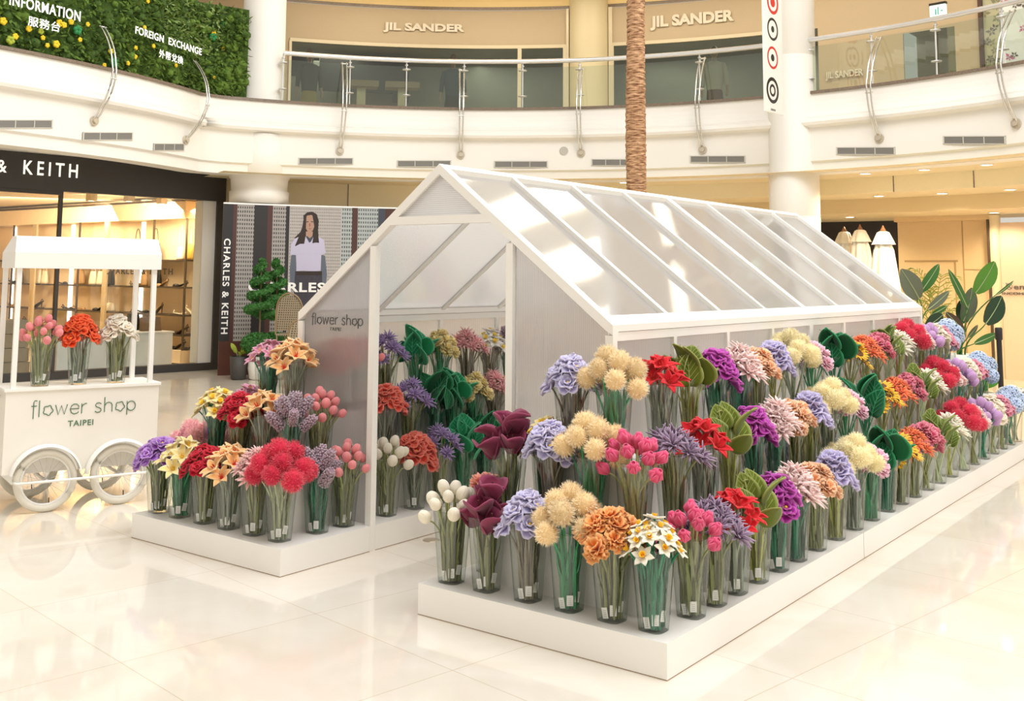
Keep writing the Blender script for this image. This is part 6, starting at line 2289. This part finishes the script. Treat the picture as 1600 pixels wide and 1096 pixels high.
def chair(u, D, seat, back, rz, lab):
    p = atd(u, 500, D)
    o = thing('rattan_chair', lab, 'chair', (p.x, p.y, 0), rz, 'woven rattan chairs by the hoarding')
    w_ = 0.44
    pts = [Vec((w_ / 2 * cos(pi * i / 14) * (1 if i not in (0, 14) else 1), -0.20 - 0.05 * sin(pi * i / 14), seat + 0.1 + (back - seat - 0.1) * sin(pi * i / 14) ** 0.5)) for i in range(15)]
    mb = MB()
    inner = [Vec((q.x * 0.93, q.y, seat + 0.1 + (q.z - seat - 0.1) * 0.95)) for q in pts]
    lo = [Vec((q.x * 0.93, -0.2, seat + 0.05)) for q in pts]
    vs = inner + lo
    mb.add(vs, [(i, i + 1, 16 + i, 15 + i) for i in range(14)], 0, 0, True)
    mb.add([v + Vec((0, 0.008, 0)) for v in vs], [(15 + i, 16 + i, i + 1, i) for i in range(14)], 0, 0, True)
    mb.build('backrest', RAT, o)
    MB().tube([Vec((pts[0].x, -0.2, seat))] + pts + [Vec((pts[-1].x, -0.2, seat))], 0.013, 7).build('back_frame', CANE, o)
    MB().box((-w_ / 2, -0.21, seat - 0.03), (w_ / 2, 0.21, seat)).build('seat', RAT, o)
    for sx in (-1, 1):
        for sy in (-1, 1):
            MB().tube([(sx * 0.20, sy * 0.19, seat - 0.03), (sx * 0.22, sy * 0.21, 0)], 0.013, 6).build('leg', CANE, o)


chair(459, 16.5, 0.74, 1.36, 0.5, 'tall woven rattan chair partly behind the spiral topiary')
chair(476, 15.8, 0.46, 1.00, 0.7, 'woven rattan chair peeking out beside the greenhouse gable')

# closed parasols
CANV = mat('white canvas', (0.86, 0.84, 0.79), 0.8)


def parasol(u, D, z, lab):
    p = atd(u, 400, D)
    o = thing('closed_parasol', lab, 'parasol', (p.x, p.y, 0), 0, 'closed white parasols')
    MB().lathe([(0.26, 0), (0.26, 0.04), (0.05, 0.07), (0.03, 0.12)], 20).build('base', GPOT, o)
    MB().tube([(0, 0, 0.1), (0, 0, z)], 0.02, 8).build('pole', CANE, o)

    def skirt(prof, amp, n=48):
        mb = MB()
        vs, fs = [], []
        for (r, zz) in prof:
            for i in range(n):
                a = 2 * pi * i / n
                q = r * (1 + amp * cos(8 * a))
                vs.append(Vec((q * cos(a), q * sin(a), zz)))
        for j in range(len(prof) - 1):
            for i in range(n):
                i2 = (i + 1) % n
                fs.append((j * n + i, j * n + i2, (j + 1) * n + i2, (j + 1) * n + i))
        mb.add(vs, fs, 0, 0, True)
        return mb
    skirt([(0.27, 0.85), (0.245, z - 1.15), (0.20, z - 0.75), (0.15, z - 0.35), (0.06, z - 0.06)], 0.13).build('canopy', CANV, o)
    skirt([(0.182, z - 0.245), (0.170, z - 0.235), (0.135, z - 0.15), (0.09, z - 0.05), (0.055, z - 0.03)], 0.11).build('top_cap', CANV, o)
    MB().lathe([(0.03, z - 0.035), (0.045, z - 0.01), (0.02, z + 0.03), (0.012, z + 0.06), (0.001, z + 0.07)], 10).build('finial', mat('timber finial', (0.36, 0.16, 0.07), 0.5), o)


parasol(1320, 19.4, 2.56, 'closed white parasol, smallest looking of three beside the column')
parasol(1345, 18.8, 2.57, 'closed white parasol in the middle of the three')
parasol(1381, 17.4, 2.48, 'closed white parasol, largest looking, nearest the tan wall')

# palm trunk
p = atd(996, 430, 13.9)
o = thing('palm_tree', 'tall fibrous brown palm trunk rising behind the greenhouse roof', 'palm tree', (p.x, p.y, 0))
mb = MB()
r_ = random.Random(9)
n, rows = 22, 330
vs, fs = [], []
for i in range(rows):
    z = i * 0.027
    r = 0.136 - 0.0028 * z + 0.006 * ((i % 3) == 0) + 0.006 * sin(z * 2.2)
    for k in range(n):
        q = r + r_.uniform(-0.006, 0.006)
        a = 2 * pi * k / n
        vs.append((q * cos(a) + 0.01 * sin(z * 1.3), q * sin(a), z))
for i in range(rows - 1):
    for k in range(n):
        k2 = (k + 1) % n
        fs.append((i * n + k, i * n + k2, (i + 1) * n + k2, (i + 1) * n + k))
mb.add(vs, fs, 0)


def trunk_mat():
    m = bpy.data.materials.new('palm fibre')
    m.use_nodes = True
    nt = m.node_tree
    b = nt.nodes['Principled BSDF']
    b.inputs['Roughness'].default_value = 0.9
    tc = nt.nodes.new('ShaderNodeTexCoord')
    mp = nt.nodes.new('ShaderNodeMapping')
    mp.inputs['Scale'].default_value = (6, 6, 42)
    nz = nt.nodes.new('ShaderNodeTexNoise')
    nz.inputs['Scale'].default_value = 1.6
    nz.inputs['Detail'].default_value = 5
    nt.links.new(tc.outputs['Object'], mp.inputs['Vector'])
    nt.links.new(mp.outputs[0], nz.inputs['Vector'])
    rp = nt.nodes.new('ShaderNodeValToRGB')
    rp.color_ramp.elements[0].position = 0.36
    rp.color_ramp.elements[0].color = (0.16, 0.062, 0.022, 1)
    rp.color_ramp.elements[1].position = 0.66
    rp.color_ramp.elements[1].color = (0.66, 0.40, 0.22, 1)
    nt.links.new(nz.outputs['Fac'], rp.inputs['Fac'])
    nt.links.new(rp.outputs['Color'], b.inputs['Base Color'])
    return m


mb.build('trunk', trunk_mat(), o)
MB().lathe([(0.36, 0), (0.40, 0.03), (0.44, 0.48), (0.40, 0.50), (0.38, 0.44), (0.001, 0.44)], 26).build('pot', WPOT, o)

# hanging circle banner
BL0, BR0 = atd(1194.6, 173, 15.6), atd(1223.8, 179, 16.05)
BR0.z = BL0.z
ex = (BR0 - BL0)
BW = ex.length
ex.normalize()
bn = ex.cross(Vec((0, 0, 1)))
o = thing('hanging_banner', 'tall white hanging banner printed with red and black ring targets', 'banner', (BL0 + BR0) / 2)
b = o.location.copy()
M = Matrix((ex, -bn, Vec((0, 0, 1)))).transposed()
MB().box((-BW / 2, -0.012, 0), (BW / 2, 0.012, 3.1), 0, M).build('panel', mat('banner white', (0.88, 0.86, 0.82), 0.6), o)
for sx in (-1, 1):
    MB().tube([M @ Vec((sx * BW * 0.42, 0, 3.1)), M @ Vec((sx * BW * 0.42, 0, 9.0 - b.z))], 0.006, 5).build('cable', STEEL, o)
RED = mat('banner red', (0.62, 0.035, 0.02), 0.6)


def bring(x, z, r0, r1, mi, mb, kx=1.0):
    n = 36
    vs, fs = [], []
    for i in range(n):
        a = 2 * pi * i / n
        for r in (r0, r1):
            vs.append(M @ Vec((x + r * cos(a) * kx, -0.0135 - (0.0005 if r0 == 0 else 0), z + r * sin(a))))
    for i in range(n):
        i2 = (i + 1) % n
        fs.append((2 * i, 2 * i + 1, 2 * i2 + 1, 2 * i2))
    mb.add(vs, fs, mi)


for v, col, r0, r1, rr in ((4, 1, 0.135, 0.185, [(0.0, 0.075, 1)]), (46, 0, 0.135, 0.175, [(0.0, 0.05, 0)]), (90.5, 1, 0.135, 0.172, [(0.0, 0.055, 0)]), (141.5, 0, 0.145, 0.198, [(0.055, 0.095, 0)])):
    q = onplane(1206, v, BL0, bn)
    x = (q - b).dot(ex)
    z = (q - b).z
    mb = MB()
    bring(x, z, r0, r1, col, mb)
    for (a0, a1, c) in rr:
        bring(x, z, a0, a1, c, mb)
    mb.build('ring_print', [BLACK, RED], o)
q = onplane(1207, 173.5, BL0, bn) - b
mb = MB()
for k in range(6):
    mb.box((q.dot(ex) - 0.075 + k * 0.026, -0.0135, q.z), (q.dot(ex) - 0.075 + k * 0.026 + 0.016, -0.012, q.z + 0.03), 0, M)
mb.build('fine_print', BLACK, o)

# stanchion
p = atd(1560, 512, 11.2)
o = thing('queue_stanchion', 'slim black queue stanchion in front of the tan wall', 'stanchion', (p.x, p.y, 0))
MB().tube([(0, 0, 0.02), (0, 0, p.z - 0.1)], 0.027, 14).build('pole', BLACK, o)
MB().lathe([(0.033, p.z - 0.13), (0.037, p.z - 0.12), (0.037, p.z - 0.01), (0.03, p.z)], 14).build('belt_head', BLACK, o)
MB().lathe([(0.17, 0), (0.17, 0.015), (0.05, 0.035), (0.03, 0.05)], 22).build('base', BLACK, o)
# floor outlet in the doorway aisle
p = onz(674, 844.5)
mb = MB().lathe([(0.055, 0.0), (0.053, 0.004), (0.001, 0.005)], 24, cap=False)
mb.V = [(v[0] + p.x, v[1] + p.y, v[2]) for v in mb.V]
tag(mb.build('floor_outlet', mat('brushed brass cover', (0.55, 0.47, 0.36), 0.35, metal=0.6)), 'round metal floor outlet cover in the doorway aisle', 'floor outlet')

# upper shop window mannequins and plinths
def mannequin(u, R, lab, top, skin, low, seed):
    t = cyl(u, 100, R)[0]
    o = thing('mannequin', lab, 'mannequin', arc(t, R, 4.605), t + pi / 2, 'mannequins in the upper shop window')
    mb = MB().ball((0, 0, 1.68), (0.085, 0.10, 0.125), 14, 10)
    mb.tube([(0, 0, 1.44), (0, 0, 1.60)], [0.05, 0.045], 10)
    for sx in (-1, 1):
        mb.tube([(sx * 0.25, 0, 0.98), (sx * 0.265, 0.03, 0.86), (sx * 0.255, 0.05, 0.74)], [0.032, 0.030, 0.022], 8)
        mb.tube([(sx * 0.09, 0, 0.5), (sx * 0.09, 0, 0.08), (sx * 0.09, 0.05, 0.02)], [0.06, 0.035, 0.03], 8)
    mb.build('body', skin, o)
    mb = MB().lathe([(0.135, 0.86), (0.14, 1.0), (0.165, 1.2), (0.175, 1.34), (0.15, 1.44), (0.07, 1.48)], 16)
    mb.V = [(v[0] * 1.18, v[1] * 0.72, v[2]) for v in mb.V]
    for sx in (-1, 1):
        mb.tube([(sx * 0.17, 0, 1.42), (sx * 0.23, 0, 1.22), (sx * 0.25, 0, 0.97)], [0.062, 0.055, 0.045], 8)
    mb.build('top', top, o)
    mb = MB().lathe([(0.19, 0.30), (0.17, 0.6), (0.14, 0.88)], 16)
    mb.V = [(v[0] * 1.1, v[1] * 0.8, v[2]) for v in mb.V]
    mb.build('skirt', low, o)


MSK = mat('mannequin skin tone', (0.40, 0.27, 0.17), 0.5)
mannequin(484, 12.5, 'mannequin in a dark short-sleeved top by the window edge', mat('dark olive cloth', (0.06, 0.06, 0.045), 0.8), MSK, mat('mustard cloth', (0.40, 0.31, 0.10), 0.8), 1)
mannequin(708, 12.5, 'mannequin in a dark teal jumper in the middle of the window', mat('dark teal cloth', (0.035, 0.075, 0.085), 0.8), MSK, mat('black cloth', (0.02, 0.02, 0.02), 0.8), 2)
mannequin(1116, 12.5, 'mannequin in a pale coat right of the palm trunk', mat('pale coat cloth', (0.50, 0.46, 0.38), 0.8), MSK, mat('brown cloth', (0.18, 0.10, 0.06), 0.8), 3)
for u, lab in ((565, 'T-shaped cream plinth in the upper window near the first mannequin'), (629, 'T-shaped cream plinth left of the teal mannequin')):
    t = cyl(u, 100, 12.4)[0]
    o = thing('display_plinth', lab, 'plinth', arc(t, 12.4, 4.605), t + pi / 2, 'plinths in the upper shop window')
    MB().box((-0.09, -0.09, 0), (0.09, 0.09, 1.0)).build('column', mat('cream plinth', (0.82, 0.70, 0.48), 0.5), o)
    MB().box((-0.36, -0.2, 1.0), (0.36, 0.2, 1.13)).build('top', mat('brown plinth top', (0.40, 0.30, 0.19), 0.5), o)
# flowered window panels at the far end of the upper gallery
for u0, u1, seed, lab, bg in ((1537, 1563, 3, 'sage window panel with dark leafy print', (0.45, 0.44, 0.30)), (1565, 1640, 8, 'pale window panel with pink flower print', (0.74, 0.80, 0.84))):
    r_ = random.Random(seed)
    t0, t1 = cyl(u0, 60, R2)[0], cyl(u1, 60, R2)[0]
    o = thing('printed_window_panel', lab, 'window panel', arc((t0 + t1) / 2, R2, 4.605), 0)
    mb = arc_slab(MB(), t1, t0, R2 - 0.02, R2, 4.61, 7.2, 4)
    mb.V = [tuple(Vec(v) - o.location) for v in mb.V]
    mb.build('panel', mat('panel %d' % seed, bg, 0.5), o)
    mb = MB()
    for k in range(26):
        t = t1 + (t0 - t1) * r_.uniform(0.06, 0.94)
        z = r_.uniform(4.8, 6.9)
        c = arc(t, R2 - 0.026, z)
        tg = Vec((-sin(t), cos(t), 0))
        for q in range(5):
            a = q * 2 * pi / 5 + k
            d = tg * cos(a) + Vec((0, 0, sin(a)))
            e = tg * -sin(a) + Vec((0, 0, cos(a)))
            s = r_.uniform(0.05, 0.11)
            mb.add([c + d * 0.01, c + d * s * 0.5 + e * s * 0.25, c + d * s, c + d * s * 0.5 - e * s * 0.25], [(0, 1, 2, 3)], k % 2)
    mb.V = [tuple(Vec(v) - o.location) for v in mb.V]
    mb.build('flower_print', [mat('print pink', (0.50, 0.12, 0.30), 0.6), mat('print dark', (0.10, 0.09, 0.07), 0.6)] if seed == 8 else [mat('print dark', (0.10, 0.09, 0.07), 0.6), mat('print sage', (0.22, 0.22, 0.13), 0.6)], o)
t0 = cyl(1535, 60, R2)[0]
struct(arc_slab(MB(), t0 - 0.003, t0 + 0.003, R2 - 0.06, R2, 4.6, 7.2, 1).build('trim_9', mat('dark brown post', (0.07, 0.035, 0.025), 0.4)))
